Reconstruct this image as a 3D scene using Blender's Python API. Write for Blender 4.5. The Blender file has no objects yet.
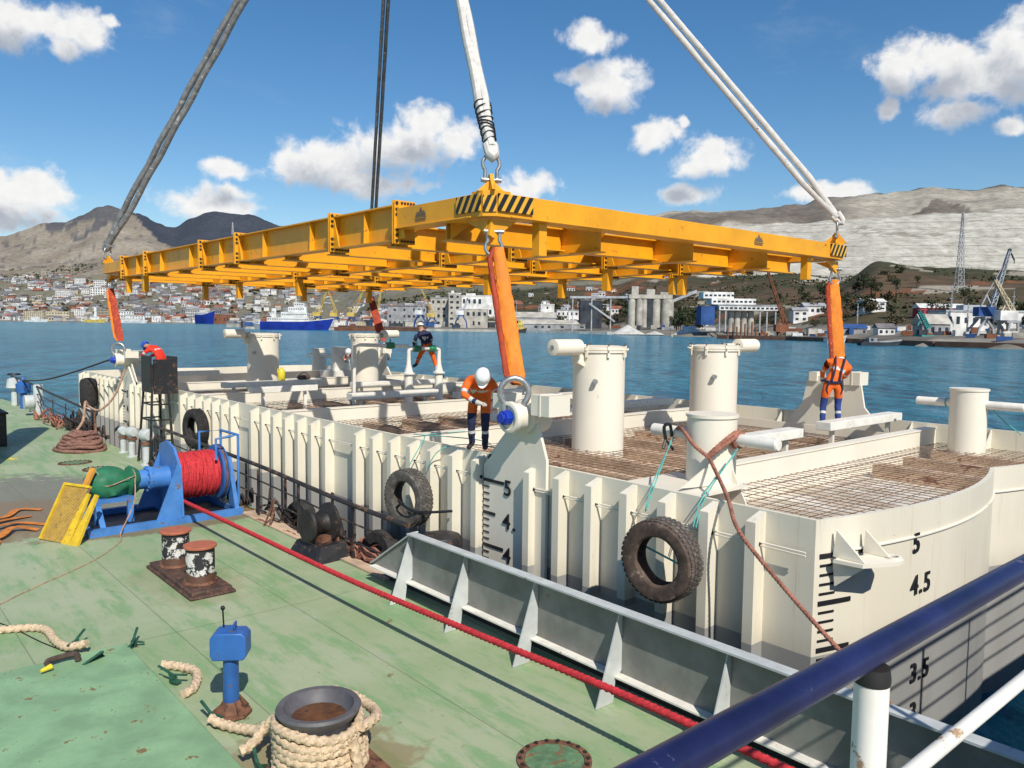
import bpy, bmesh, math, random
from mathutils import Vector, Matrix, noise
random.seed(7)
SC = bpy.context.scene
COL = SC.collection
V = Vector
pi = math.pi

# ------------------------------------------------------------------ mesh builder
class MB:
    def __init__(s):
        s.v = []; s.f = []; s.m = []
    def add(s, vs, fs, m=0):
        o = len(s.v)
        s.v += [tuple(p) for p in vs]
        for f in fs:
            s.f.append([i + o for i in f]); s.m.append(m)
        return s
    def box(s, c, d, m=0, rz=0, M=None):
        x, y, z = d[0] / 2, d[1] / 2, d[2] / 2
        ps = [V((a, b, e)) for e in (-z, z) for a, b in ((-x, -y), (x, -y), (x, y), (-x, y))]
        R = M if M is not None else Matrix.Rotation(rz, 3, 'Z')
        ps = [R @ p + V(c) for p in ps]
        return s.add(ps, [(3, 2, 1, 0), (4, 5, 6, 7), (0, 1, 5, 4), (1, 2, 6, 5), (2, 3, 7, 6), (3, 0, 4, 7)], m)
    def bb(s, x0, x1, y0, y1, z0, z1, m=0):
        return s.box(((x0 + x1) / 2, (y0 + y1) / 2, (z0 + z1) / 2), (abs(x1 - x0), abs(y1 - y0), abs(z1 - z0)), m)
    def bar(s, p, q, w, h, m=0, up=(0, 0, 1)):
        p, q = V(p), V(q); d = (q - p); L = d.length; d.normalize()
        u = V(up)
        if abs(d.dot(u)) > .98: u = V((1, 0, 0))
        x = d.cross(u).normalized(); z = x.cross(d)
        M = Matrix((x, d, z)).transposed()
        return s.box((p + q) / 2, (w, L, h), m, M=M)
    def prism(s, pts, d, m=0):
        """polygon of 3D points extruded by vector d"""
        n = len(pts); d = V(d); a = [V(p) for p in pts]
        nn = V((0, 0, 0))
        for i in range(n): nn += a[i].cross(a[(i + 1) % n])
        if nn.dot(d) < 0: a.reverse()
        return s.add(a + [p + d for p in a], [list(range(n))[::-1], list(range(n, 2 * n))] +
                     [(i, (i + 1) % n, n + (i + 1) % n, n + i) for i in range(n)], m)
    def ring(s, rings, m=0, caps=True, closed=False):
        n = len(rings[0]); k = len(rings); vs = [p for r in rings for p in r]; fs = []
        for j in range(k if closed else k - 1):
            j2 = (j + 1) % k
            for i in range(n):
                i2 = (i + 1) % n
                fs.append((j * n + i, j * n + i2, j2 * n + i2, j2 * n + i))
        if caps and not closed:
            fs.append(list(range(n))[::-1]); fs.append(list(range((k - 1) * n, k * n)))
        return s.add(vs, fs, m)
    def tube(s, pts, r, n=8, m=0, caps=True, closed=False, twist=None, flat=1.0, wob=0):
        pts = [V(p) for p in pts]; k = len(pts); rings = []
        rr = r if isinstance(r, (list, tuple)) else [r] * k
        t0 = (pts[1] - pts[0]).normalized()
        u = V((0, 0, 1)) if abs(t0.z) < .9 else V((1, 0, 0))
        x = (u - t0 * u.dot(t0)).normalized(); acc = 0
        for i in range(k):
            if closed: t = (pts[(i + 1) % k] - pts[i - 1]).normalized()
            else: t = (pts[min(i + 1, k - 1)] - pts[max(i - 1, 0)]).normalized()
            x = (x - t * x.dot(t)).normalized(); y = t.cross(x)
            if i: acc += (pts[i] - pts[i - 1]).length
            ring = []
            for j in range(n):
                a = 2 * pi * j / n; q = rr[i]
                if twist: q *= 1 + twist[1] * math.cos(twist[0] * a + acc * twist[2])
                p = pts[i] + x * (math.cos(a) * q) + y * (math.sin(a) * q * flat)
                if wob:
                    p = p + noise.noise_vector(p * 9) * wob
                ring.append(p)
            rings.append(ring)
        return s.ring(rings, m, caps, closed)
    def cyl(s, p, q, r, n=20, m=0, r2=None):
        return s.tube([p, q], [r, r if r2 is None else r2], n, m)
    def lathe(s, c, prof, n=28, m=0, axis='Z', caps=True, a0=0):
        """prof: list of (radius, height along axis)"""
        c = V(c); rings = []
        for r, h in prof:
            ring = []
            for j in range(n):
                a = 2 * pi * j / n + a0; u, w = r * math.cos(a), r * math.sin(a)
                ring.append(c + (V((u, w, h)) if axis == 'Z' else V((h, u, w)) if axis == 'X' else V((w, h, u))))
            rings.append(ring)
        return s.ring(rings, m, caps)
    def ell(s, c, r, m=0, n=12, k=8):
        prof = []
        rings = []
        for i in range(k + 1):
            t = -pi / 2 + pi * i / k
            rings.append([V(c) + V((r[0] * max(math.cos(t), .02) * math.cos(2 * pi * j / n), r[1] * max(math.cos(t), .02) * math.sin(2 * pi * j / n), r[2] * math.sin(t))) for j in range(n)])
        return s.ring(rings, m)
    def torus(s, c, R, r, axis='Z', n=28, k=8, m=0, flat=1):
        pts = []
        for j in range(n):
            a = 2 * pi * j / n; u, w = R * math.cos(a), R * math.sin(a)
            pts.append(V(c) + (V((u, w, 0)) if axis == 'Z' else V((0, u, w)) if axis == 'X' else V((w, 0, u))))
        return s.tube(pts, r, k, m, closed=True, flat=flat)
    def ibeam(s, p, q, h, w, tf=.025, tw=.02, m=0):
        p, q = V(p), V(q); u = V((0, 0, h / 2 - tf / 2))
        s.bar(p + u, q + u, w, tf, m); s.bar(p - u, q - u, w, tf, m)
        return s.bar(p, q, tw, h - 2 * tf - .002, m)
    def build(s, name, mats, parent=None, loc=None, rot=None, smooth=35, bevel=0):
        me = bpy.data.meshes.new(name); me.from_pydata(s.v, [], s.f)
        mats = mats if isinstance(mats, (list, tuple)) else [mats]
        for mt in mats: me.materials.append(MT[mt] if isinstance(mt, str) else mt)
        me.polygons.foreach_set('material_index', s.m)
        if smooth:
            me.polygons.foreach_set('use_smooth', [True] * len(me.polygons))
            me.set_sharp_from_angle(angle=math.radians(smooth))
        me.update()
        o = bpy.data.objects.new(name, me); COL.objects.link(o)
        if parent: o.parent = parent
        if loc is not None: o.location = loc
        if rot is not None: o.rotation_euler = rot
        if bevel:
            b = o.modifiers.new('bevel', 'BEVEL'); b.width = bevel; b.segments = 2; b.limit_method = 'ANGLE'; b.angle_limit = .7
        return o

def tag(o, label, cat, group=None, kind=None):
    if label: o['label'] = label
    if cat: o['category'] = cat
    if group: o['group'] = group
    if kind: o['kind'] = kind
    return o
def thing(name, label, cat, loc=(0, 0, 0), rz=0, group=None):
    o = bpy.data.objects.new(name, None); COL.objects.link(o)
    o.location = loc; o.rotation_euler = (0, 0, rz); o.empty_display_size = .2
    return tag(o, label, cat, group)
def dup(o, loc=None, rz=None, label=None, scale=None, parent=None):
    c = o.copy(); COL.objects.link(c)
    if parent: c.parent = parent
    if loc is not None: c.location = loc
    if rz is not None: c.rotation_euler = rz if isinstance(rz, (tuple, list)) else (0, 0, rz)
    if scale is not None: c.scale = scale if isinstance(scale, (tuple, list)) else (scale,) * 3
    if label: c['label'] = label
    for ch in [k for k in o.children]:
        dup(ch, parent=c)
    return c
def spline(pts, step=.05, closed=False):
    pts = [V(p) for p in pts]; out = []; n = len(pts)
    rng = range(n if closed else n - 1)
    for i in rng:
        if closed: a, b, c, d = pts[i - 1], pts[i], pts[(i + 1) % n], pts[(i + 2) % n]
        else: a, b, c, d = pts[max(i - 1, 0)], pts[i], pts[i + 1], pts[min(i + 2, n - 1)]
        k = max(1, int((c - b).length / step))
        for j in range(k):
            t = j / k
            out.append(.5 * ((2 * b) + (c - a) * t + (2 * a - 5 * b + 4 * c - d) * t * t + (3 * b - a - 3 * c + d) * t ** 3))
    if not closed: out.append(pts[-1])
    return out
def rope(mb, pts, r, m=0, strands=3, pitch=None, closed=False, step=None, n=None):
    pitch = pitch or r * 2.1
    return mb.tube(spline(pts, step or min(r * .6, pitch / 4.2), closed), r, n or strands * 4, m, closed=closed, twist=(strands, .21, 2 * pi / pitch))

# ------------------------------------------------------------------ materials
MT = {}
class NT:
    def __init__(s, mat):
        s.nt = mat.node_tree; s.n = s.nt.nodes; s.l = s.nt.links
    def N(s, t, **k):
        nd = s.n.new(t)
        for a, b in k.items():
            if a.startswith('i_'):
                nd.inputs[int(a[2:]) if a[2:].isdigit() else a[2:]].default_value = b
            else: setattr(nd, a, b)
        return nd
    def L(s, a, b): s.l.new(a, b)
    def val(s, x, sock):
        if isinstance(x, (int, float)): sock.default_value = x
        elif isinstance(x, tuple): sock.default_value = x if len(x) == len(sock.default_value) else x + (1,)
        else: s.L(x, sock)
    def math(s, op, a, b=None, c=None, clamp=False):
        nd = s.N('ShaderNodeMath', operation=op); nd.use_clamp = clamp
        s.val(a, nd.inputs[0])
        if b is not None: s.val(b, nd.inputs[1])
        if c is not None: s.val(c, nd.inputs[2])
        return nd.outputs[0]
    def step(s, x, lo, hi):
        nd = s.N('ShaderNodeMapRange', interpolation_type='SMOOTHSTEP')
        s.val(x, nd.inputs[0]); nd.inputs[1].default_value = lo; nd.inputs[2].default_value = hi
        return nd.outputs[0]
    def mix(s, f, a, b, mode='MIX'):
        nd = s.N('ShaderNodeMix', data_type='RGBA', blend_type=mode)
        s.val(f, nd.inputs[0]); s.val(a, nd.inputs[6]); s.val(b, nd.inputs[7])
        return nd.outputs[2]
    def noise(s, vec, scale, detail=4, rough=.55, dist=0):
        nd = s.N('ShaderNodeTexNoise'); nd.inputs['Scale'].default_value = scale
        nd.inputs['Detail'].default_value = detail; nd.inputs['Roughness'].default_value = rough; nd.inputs['Distortion'].default_value = dist
        s.L(vec, nd.inputs['Vector']); return nd.outputs['Fac']
    def vscale(s, vec, sc):
        nd = s.N('ShaderNodeVectorMath', operation='MULTIPLY'); s.L(vec, nd.inputs[0]); nd.inputs[1].default_value = sc
        return nd.outputs[0]
def newmat(name):
    m = bpy.data.materials.new(name); m.use_nodes = True
    MT[name] = m; t = NT(m)
    return m, t, t.n['Principled BSDF']
def finish(t, b, col, rough, bump=None, bstr=.2, bdist=.01):
    t.val(col, b.inputs['Base Color']); t.val(rough, b.inputs['Roughness'])
    if bump is not None:
        bp = t.N('ShaderNodeBump'); bp.inputs['Strength'].default_value = bstr; bp.inputs['Distance'].default_value = bdist
        t.L(bump, bp.inputs['Height']); t.L(bp.outputs[0], b.inputs['Normal'])
def paint(name, col, rough=.5, var=.18, vs=2.5, rust=0, rs=5, rcol=(.13, .05, .025), bump=.15, bs=30, metal=0, stretch=None, rough2=.8, spec=.5):
    m, t, b = newmat(name)
    pos = t.N('ShaderNodeNewGeometry').outputs['Position']
    p2 = t.vscale(pos, stretch) if stretch else pos
    n1 = t.noise(p2, vs, 6, .6)
    lo = tuple(c * (1 - var) for c in col); hi = tuple(min(1, c * (1 + var)) for c in col)
    c = t.mix(t.step(n1, .3, .7), lo, hi)
    n2 = t.noise(pos, bs, 3)
    r = rough
    if rust:
        n3 = t.noise(p2, rs, 9, .68)
        k = t.step(n3, .68 - rust * .4, .72 - rust * .4)
        rc = t.mix(n2, tuple(x * .5 for x in rcol), tuple(x * 1.6 for x in rcol))
        c = t.mix(k, c, rc)
        r = t.math('MULTIPLY_ADD', k, rough2 - rough, rough)
    finish(t, b, c, r, n2, bump, .004)
    b.inputs['Metallic'].default_value = metal
    b.inputs['Specular IOR Level'].default_value = spec
    return m

paint('barge_cream', (.80, .735, .60), .42, .05, .9, rust=.06, rs=2.2, rcol=(.42, .32, .2), bump=.05, bs=8, stretch=(1, 1, .35))
paint('white_paint', (.79, .75, .655), .45, .10, 4, rust=.12, rs=11, rcol=(.35, .22, .12), bump=.08)
paint('yellow_steel', (.80, .352, .011), .45, .10, 1.6, rust=.13, rs=5, rcol=(.40, .14, .012), bump=.05, bs=14)
paint('bolt_dark', (.03, .022, .018), .5, .2)
paint('hole_black', (.012, .01, .009), .8, .1)
paint('black_paint', (.018, .018, .02), .5, .3, 4, rust=.3, rs=7, rcol=(.1, .05, .03))
paint('rusty_black', (.024, .021, .02), .6, .35, 5, rust=.16, rs=6, rcol=(.12, .055, .03), bump=.3)
paint('rail_black', (.03, .026, .026), .55, .3, 3, rust=.36, rs=4, rcol=(.13, .07, .045), bump=.2)
paint('rust', (.17, .075, .04), .8, .4, 7, rust=.3, rs=12, rcol=(.07, .03, .018), bump=.4)
paint('rust_dark', (.075, .042, .03), .75, .4, 7, rust=.3, rs=10, rcol=(.17, .075, .04), bump=.4)
paint('rust_cap', (.42, .125, .065), .7, .14, 8, bump=.2)
paint('blue_paint', (.03, .12, .36), .42, .16, 3, rust=.13, rs=7, rcol=(.12, .07, .05), bump=.1)
paint('light_blue_paint', (.06, .20, .50), .45, .18, 3, rust=.2, rs=6, rcol=(.15, .10, .08), bump=.1)
paint('cap_blue', (.01, .04, .38), .35, .1)
paint('navy_rail', (.013, .015, .066), .34, .35, 7, rust=.12, rs=16, rcol=(.07, .075, .13), bump=.08, bs=60)
paint('grey_paint', (.215, .215, .19), .55, .2, 2.4, rust=.17, rs=5, rcol=(.25, .17, .11), bump=.12)
paint('pale_grey', (.50, .52, .50), .5, .12, 3, rust=.12, rs=8, rcol=(.24, .15, .1))
paint('galvanised', (.42, .42, .41), .38, .2, 12, metal=.75, bump=.15)
paint('rubber', (.028, .025, .024), .85, .35, 9, rust=.18, rs=12, rcol=(.09, .075, .06), bump=.6, bs=60)
paint('rubber_brown', (.085, .055, .04), .8, .4, 7, rust=.25, rs=9, rcol=(.16, .12, .085), bump=.4, bs=40)
paint('rope_red', (.52, .028, .034), .8, .25, 20, bump=.5, bs=90)
paint('rope_beige', (.60, .45, .29), .9, .25, 22, rust=.2, rs=22, rcol=(.35, .22, .13), bump=.5, bs=90)
paint('rope_brown', (.32, .13, .085), .9, .3, 10, bump=.5, bs=60)
paint('rope_tan', (.42, .26, .18), .9, .3, 10, bump=.5, bs=60)
paint('rope_teal', (.10, .42, .36), .8, .2, 10)
paint('rope_dark', (.05, .035, .03), .9, .3, 10)
paint('wire_black', (.01, .01, .012), .5, .2)
paint('sling_orange', (.72, .205, .012), .72, .18, 5, rust=.1, rs=7, rcol=(.35, .07, .01), bump=.5, bs=22, stretch=(1, 1, .5))
paint('sling_red', (.34, .04, .012), .75, .25, 6, rust=.25, rs=5, rcol=(.55, .13, .03), bump=.4, bs=20)
paint('sling_white', (.62, .58, .52), .8, .12, 6, rust=.12, rs=8, rcol=(.25, .22, .2), bump=.5, bs=30)
paint('sling_shaded', (.19, .185, .18), .7, .3, 5, rust=.22, rs=6, rcol=(.42, .41, .38), bump=.5, bs=30)  # dark version of the sling cloth, shade put into the colour
paint('tarp_green', (.022, .16, .075), .6, .2, 4, bump=.3, bs=12)
paint('webbing_orange', (.58, .19, .03), .8, .25, 8, rust=.15, rs=10, rcol=(.3, .13, .05))
paint('board_yellow', (.66, .43, .02), .6, .15, 6, rust=.2, rs=14, rcol=(.22, .13, .05))
paint('plank_orange', (.62, .28, .04), .7, .15, 6, rust=.12, rs=14, rcol=(.25, .12, .05))
paint('board_brown', (.20, .12, .085), .8, .35, 16, bump=.3)
paint('wood_brown', (.56, .40, .27), .85, .3, 3, rust=.25, rs=3, rcol=(.22, .09, .055), bump=.3, stretch=(1.5, .4, 1))
paint('mesh_wire', (.20, .125, .085), .8, .4, 2.5, rust=.35, rs=2, rcol=(.10, .04, .025))
paint('clamp_green', (.02, .085, .05), .55, .3, 9)
paint('hatch_green', (.24, .395, .205), .5, .17, 2.6, rust=.205, rs=5.2, rcol=(.2, .14, .06), bump=.1)
paint('orange_cloth', (.80, .135, .012), .85, .14, 9, bump=.6, bs=22)
paint('red_cloth', (.72, .035, .015), .85, .16, 9, bump=.6, bs=22)
paint('navy_cloth', (.014, .02, .06), .85, .3, 9, bump=.5, bs=22)
paint('blue_cloth', (.02, .05, .2), .85, .3, 9, bump=.5, bs=22)
paint('reflective', (.62, .62, .58), .5, .1)
paint('skin', (.42, .23, .15), .6, .1)
paint('boot', (.02, .018, .018), .6, .2)
paint('glove', (.45, .42, .36), .9, .2)
paint('helmet_white', (.82, .82, .80), .3, .04)
paint('helmet_blue', (.02, .09, .5), .3, .04)
paint('valve_green', (.02, .22, .1), .4, .1)
paint('jug_yellow', (.75, .6, .04), .4, .1)
paint('marking_black', (.012, .012, .014), .6, .1)
paint('emblem_grey', (.16, .11, .07), .6, .1)

# twin bollard paint: white worn off to black and rust, in ragged flakes
m, t, b = newmat('flaking_white')
pos = t.N('ShaderNodeNewGeometry').outputs['Position']
n = t.noise(pos, 6, 9, .7); n2 = t.noise(pos, 4.3, 8, .7, .4)
zc = t.N('ShaderNodeSeparateXYZ'); t.L(pos, zc.inputs[0])
c = t.mix(t.step(n, .515, .54), (.02, .018, .02), (.62, .59, .53))
low = t.math('ADD', t.step(zc.outputs[2], 1.75, 1.52), t.math('MULTIPLY', n2, 1.2))
c = t.mix(t.step(low, .78, .95), c, (.10, .045, .025))
c = t.mix(t.step(t.math('ADD', t.step(zc.outputs[2], 1.98, 2.04), 0), .4, .6), c, (.02, .018, .02))
finish(t, b, c, .6, n, .35, .006)

# barge hull: cream topsides above the grey boot-top paint line
m, t, b = newmat('hull_paint')
pos = t.N('ShaderNodeNewGeometry').outputs['Position']
zc = t.N('ShaderNodeSeparateXYZ'); t.L(pos, zc.inputs[0])
n = t.noise(t.vscale(pos, (1, 1, .25)), 1.1, 6, .6)
cr = t.mix(t.step(n, .3, .7), (.745, .68, .53), (.81, .745, .60))
gr = t.mix(t.step(n, .35, .65), (.30, .30, .29), (.36, .36, .345))
k = t.step(zc.outputs[2], 1.985, 1.995)
c = t.mix(k, gr, cr)
st = t.step(t.noise(t.vscale(pos, (3.5, 3.5, .22)), 2.2, 8, .72), .55, .74)
c = t.mix(t.math('MULTIPLY', st, .42), c, (.44, .34, .23))
sc = t.step(t.noise(pos, 5.5, 9, .72), .665, .70)
c = t.mix(t.math('MULTIPLY', sc, .75), c, (.36, .22, .13))
bw = t.step(zc.outputs[2], 2.35, 1.9)
c = t.mix(t.math('MULTIPLY', t.math('MULTIPLY', bw, t.noise(pos, 2.6, 7, .7)), .55), c, (.27, .25, .21))
finish(t, b, c, .45, t.noise(pos, 3, 3), .06, .02)

# barge hold plating: worn pale sand paint with rust patches
m, t, b = newmat('hold_plating')
pos = t.N('ShaderNodeNewGeometry').outputs['Position']
n = t.noise(t.vscale(pos, (.6, .35, 1)), 2.2, 8, .62); n2 = t.noise(t.vscale(pos, (1, .4, 1)), .8, 7, .65)
c = t.mix(t.step(n, .42, .62), (.52, .43, .32), (.76, .70, .59))
c = t.mix(t.step(n2, .58, .68), c, (.26, .12, .085))
finish(t, b, c, .7, n, .2, .01)

# tug deck: green deck paint, scuffed, with plate seams and bare worn patches
m, t, b = newmat('deck_green')
pos = t.N('ShaderNodeNewGeometry').outputs['Position']
sp = t.N('ShaderNodeSeparateXYZ'); t.L(pos, sp.inputs[0])
n1 = t.noise(pos, .55, 7, .6); n2 = t.noise(pos, 3.2, 8, .68, .4); n3 = t.noise(pos, 14, 6, .7)
n4 = t.noise(t.vscale(pos, (2.6, .5, 1)), 1.6, 7, .7)
c = t.mix(t.step(n1, .36, .64), (.30, .375, .20), (.38, .425, .26))
c = t.mix(t.math('MULTIPLY', t.step(n4, .46, .62), .7), c, (.175, .335, .135))
c = t.mix(t.math('MULTIPLY', t.step(n2, .56, .70), .5), c, (.40, .42, .31))
c = t.mix(t.math('MULTIPLY', t.step(n3, .60, .74), .55), c, (.22, .24, .15))
n6 = t.noise(pos, 38, 5, .75); n7 = t.noise(t.vscale(pos, (1, 1, 1)), 7.5, 10, .75)
c = t.mix(t.math('MULTIPLY', t.step(n7, .62, .66), .65), c, (.44, .45, .34))
c = t.mix(t.math('MULTIPLY', t.step(n7, .37, .33), .7), c, (.15, .20, .10))
c = t.mix(t.math('MULTIPLY', t.step(n6, .63, .70), .5), c, (.16, .15, .09))
n5 = t.noise(pos, 2.1, 9, .72)
c = t.mix(t.math('MULTIPLY', t.step(n5, .635, .675), .85), c, t.mix(n6, (.10, .055, .03), (.26, .16, .075)))
def blob(cx, cy, rx, ry, k=.45):
    u = t.math('DIVIDE', t.math('SUBTRACT', sp.outputs[0], cx), rx); w = t.math('DIVIDE', t.math('SUBTRACT', sp.outputs[1], cy), ry)
    d = t.math('SQRT', t.math('ADD', t.math('MULTIPLY', u, u), t.math('MULTIPLY', w, w)))
    return t.step(t.math('ADD', d, t.math('MULTIPLY_ADD', n2, 1.4, -.7)), 1.0 + k * .3, 1.0 - k * .3)
c = t.mix(t.math('MULTIPLY', blob(3.6, 20.8, 1.9, 3.6), .85), c, t.mix(n3, (.13, .12, .10), (.24, .22, .18)))
c = t.mix(t.math('MULTIPLY', blob(3.0, 19.0, 1.3, 2.0), .7), c, (.23, .15, .08))
c = t.mix(t.math('MULTIPLY', blob(5.3, 16.9, 2.0, .75), .8), c, (.19, .12, .055))
c = t.mix(t.math('MULTIPLY', blob(4.3, 12.8, .75, 1.35), .2), c, (.25, .16, .07))
c = t.mix(t.math('MULTIPLY', blob(3.3, 6.5, .95, .95), .6), c, (.24, .15, .07))
c = t.mix(t.math('MULTIPLY', blob(7.0, 13.5, .22, 5), .75), c, (.22, .12, .05))
def seam(o, period, off, w):
    q = t.math('PINGPONG', t.math('ADD', o, off), period / 2)
    return t.step(q, w, w * .4)
s = t.math('MAXIMUM', seam(sp.outputs[0], 1.65, -.15, .012), seam(sp.outputs[1], 6.0, 1.2, .014))
c = t.mix(t.math('MULTIPLY', s, .55), c, (.12, .14, .08))
hb = t.math('ADD', t.math('MULTIPLY', n1, 2.0), t.math('MULTIPLY', n3, .16))
hb = t.math('ADD', hb, t.math('MULTIPLY', s, .25))
finish(t, b, c, t.math('MULTIPLY_ADD', n2, .35, .42), hb, .25, .02)

# ribbed yellow board
m, t, b = newmat('hazard_stripes')
uv = t.N('ShaderNodeTexCoord').outputs['Object']
sp = t.N('ShaderNodeSeparateXYZ'); t.L(uv, sp.inputs[0])
w = t.math('ADD', t.math('MULTIPLY', t.math('SUBTRACT', sp.outputs[0], sp.outputs[1]), -1.0), t.math('MULTIPLY', sp.outputs[2], .62))
k = t.step(t.math('PINGPONG', w, .085), .044, .052)
finish(t, b, t.mix(k, (.015, .013, .012), (.78, .40, .03)), .45)

# ------------------------------------------------------------------ camera
R3 = Matrix(((0.757352, -0.652902, 0.011696), (0.039096, 0.063214, 0.997234), (-0.651835, -0.7548, 0.073401))).transposed()
cam = bpy.data.cameras.new('camera'); camo = bpy.data.objects.new('camera', cam); COL.objects.link(camo)
camo.matrix_world = Matrix.Translation((0, 0, 5.55)) @ R3.to_4x4()
cam.sensor_width = 36; cam.lens = 28.125; cam.clip_start = .05; cam.clip_end = 60000
SC.camera = camo

# ------------------------------------------------------------------ light
SUN_TRAVEL = V((.36, 1, -1.01)).normalized()
sun = bpy.data.lights.new('sun', 'SUN'); suno = bpy.data.objects.new('sun', sun); COL.objects.link(suno)
sun.energy = 5.0; sun.angle = math.radians(.5); sun.color = (1, .955, .88)
suno.rotation_euler = SUN_TRAVEL.to_track_quat('-Z', 'Y').to_euler(); suno.location = (0, -20, 40)
SC.view_settings.view_transform = 'Standard'; SC.view_settings.look = 'None'; SC.view_settings.gamma = 1
SC.view_settings.exposure = -0.08
SC.view_settings.use_curve_mapping = False
SC.cycles.max_bounces = 6; SC.cycles.diffuse_bounces = 2; SC.cycles.glossy_bounces = 3
SC.cycles.use_denoising = True

# ------------------------------------------------------------------ sky with cumulus
W = bpy.data.worlds.new('World'); SC.world = W; W.use_nodes = True
t = NT(W); t.n.clear()
sky = t.N('ShaderNodeTexSky', sky_type='NISHITA'); sky.sun_disc = False
to_sun = -SUN_TRAVEL
sky.sun_elevation = math.asin(to_sun.z); sky.sun_rotation = math.atan2(to_sun.x, to_sun.y)
sky.air_density = 1.0; sky.dust_density = .35; sky.ozone_density = 2.2
hsv = t.N('ShaderNodeHueSaturation'); hsv.inputs['Saturation'].default_value = 1.3
t.L(sky.outputs[0], hsv.inputs['Color'])
bgs = t.N('ShaderNodeBackground'); bgs.inputs[1].default_value = 0.12; t.L(hsv.outputs[0], bgs.inputs[0])
tc = t.N('ShaderNodeTexCoord').outputs['Generated']
def dotn(v):
    nd = t.N('ShaderNodeVectorMath', operation='DOT_PRODUCT'); t.L(tc, nd.inputs[0]); nd.inputs[1].default_value = v; return nd.outputs['Value']
FWD, RGT = (0.6536, 0.75684, 0), (0.75684, -0.6536, 0)
az = t.math('ARCTAN2', dotn(RGT), dotn(FWD)); el = t.math('ARCSINE', dotn((0, 0, 1)))
cmb = t.N('ShaderNodeCombineXYZ'); t.L(az, cmb.inputs[0]); t.L(el, cmb.inputs[1])
P0 = cmb.outputs[0]
# warp for cauliflower edges
wn = t.N('ShaderNodeTexNoise'); wn.inputs['Scale'].default_value = 26; wn.inputs['Detail'].default_value = 5; wn.inputs['Roughness'].default_value = .5
t.L(P0, wn.inputs['Vector'])
wv = t.N('ShaderNodeVectorMath', operation='MULTIPLY_ADD'); t.L(wn.outputs['Color'], wv.inputs[0]); wv.inputs[1].default_value = (.030, .022, 0); 
sub = t.N('ShaderNodeVectorMath', operation='ADD'); t.L(P0, sub.inputs[0]); sub.inputs[1].default_value = (-.015, -.011, 0)
t.L(sub.outputs[0], wv.inputs[2])
CLOUDS = [(-0.5331, 0.3007, 0.0672, 0.0311), (-0.4889, 0.3026, 0.038, 0.0246), (-0.5045, 0.281, 0.0214, 0.0147), (-0.5595, 0.3022, 0.0455, 0.0236), (-0.4541, 0.3138, 0.012, 0.0075), (-0.5334, 0.1341, 0.0488, 0.0252), (-0.5582, 0.1166, 0.0543, 0.0299), (-0.5645, 0.1413, 0.0239, 0.0148), (-0.1061, 0.2338, 0.0522, 0.027), (-0.1399, 0.2099, 0.0799, 0.0371), (-0.2172, 0.1903, 0.0683, 0.0339), (-0.2578, 0.1847, 0.0434, 0.0252), (-0.331, 0.1743, 0.0372, 0.0137), (-0.1818, 0.169, 0.0913, 0.0172), (-0.0732, 0.2189, 0.036, 0.0286), (-0.3534, 0.1338, 0.0585, 0.0248), (-0.3314, 0.1475, 0.0294, 0.0138), (0.0193, 0.1705, 0.0394, 0.0204), (0.0096, 0.161, 0.0395, 0.0146), (0.0872, 0.3334, 0.0371, 0.0206), (0.1148, 0.2826, 0.054, 0.0321), (0.0746, 0.2962, 0.0297, 0.0167), (0.17, 0.2247, 0.0355, 0.0226), (0.2038, 0.2404, 0.0081, 0.0084), (0.24, 0.2, 0.038, 0.0238), (0.2147, 0.1895, 0.0356, 0.017), (0.2132, 0.1562, 0.0497, 0.0157), (0.3644, 0.1545, 0.0527, 0.0123), (0.3791, 0.1593, 0.0262, 0.0108), (0.4424, 0.2826, 0.0392, 0.0342), (0.4857, 0.287, 0.0431, 0.0248), (0.5222, 0.262, 0.0662, 0.0416), (0.5533, 0.2803, 0.0461, 0.0453), (0.4304, 0.2396, 0.015, 0.0168), (0.4979, 0.2297, 0.0558, 0.0188), (0.5499, 0.2102, 0.0213, 0.0122)]   # bearing, elevation, half-width, half-height in radians
def field(vec, off=(0, 0)):
    d = None
    for a, e, ra, re in CLOUDS:
        nd = t.N('ShaderNodeVectorMath', operation='MULTIPLY_ADD'); t.L(vec, nd.inputs[0])
        nd.inputs[1].default_value = (1 / ra, 1 / re, 0); nd.inputs[2].default_value = (-(a + off[0]) / ra, -(e + off[1]) / re, 0)
        ln = t.N('ShaderNodeVectorMath', operation='LENGTH'); t.L(nd.outputs[0], ln.inputs[0])
        d = ln.outputs['Value'] if d is None else t.math('SMOOTH_MIN', d, ln.outputs['Value'], .25)
    return t.math('SUBTRACT', 1.05, d)
f1 = field(wv.outputs[0]); f2 = field(wv.outputs[0], (-.012, -.034))
fb = t.noise(P0, 24, 10, .60, .25); fb2 = t.noise(P0, 85, 6, .55)
fb3 = t.math('MULTIPLY_ADD', fb2, .12, t.math('MULTIPLY', fb, 1.12))
dens = t.math('MULTIPLY_ADD', t.math('SUBTRACT', fb3, .62), 2.0, f1)
mask = t.step(dens, -.02, .62)
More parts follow.
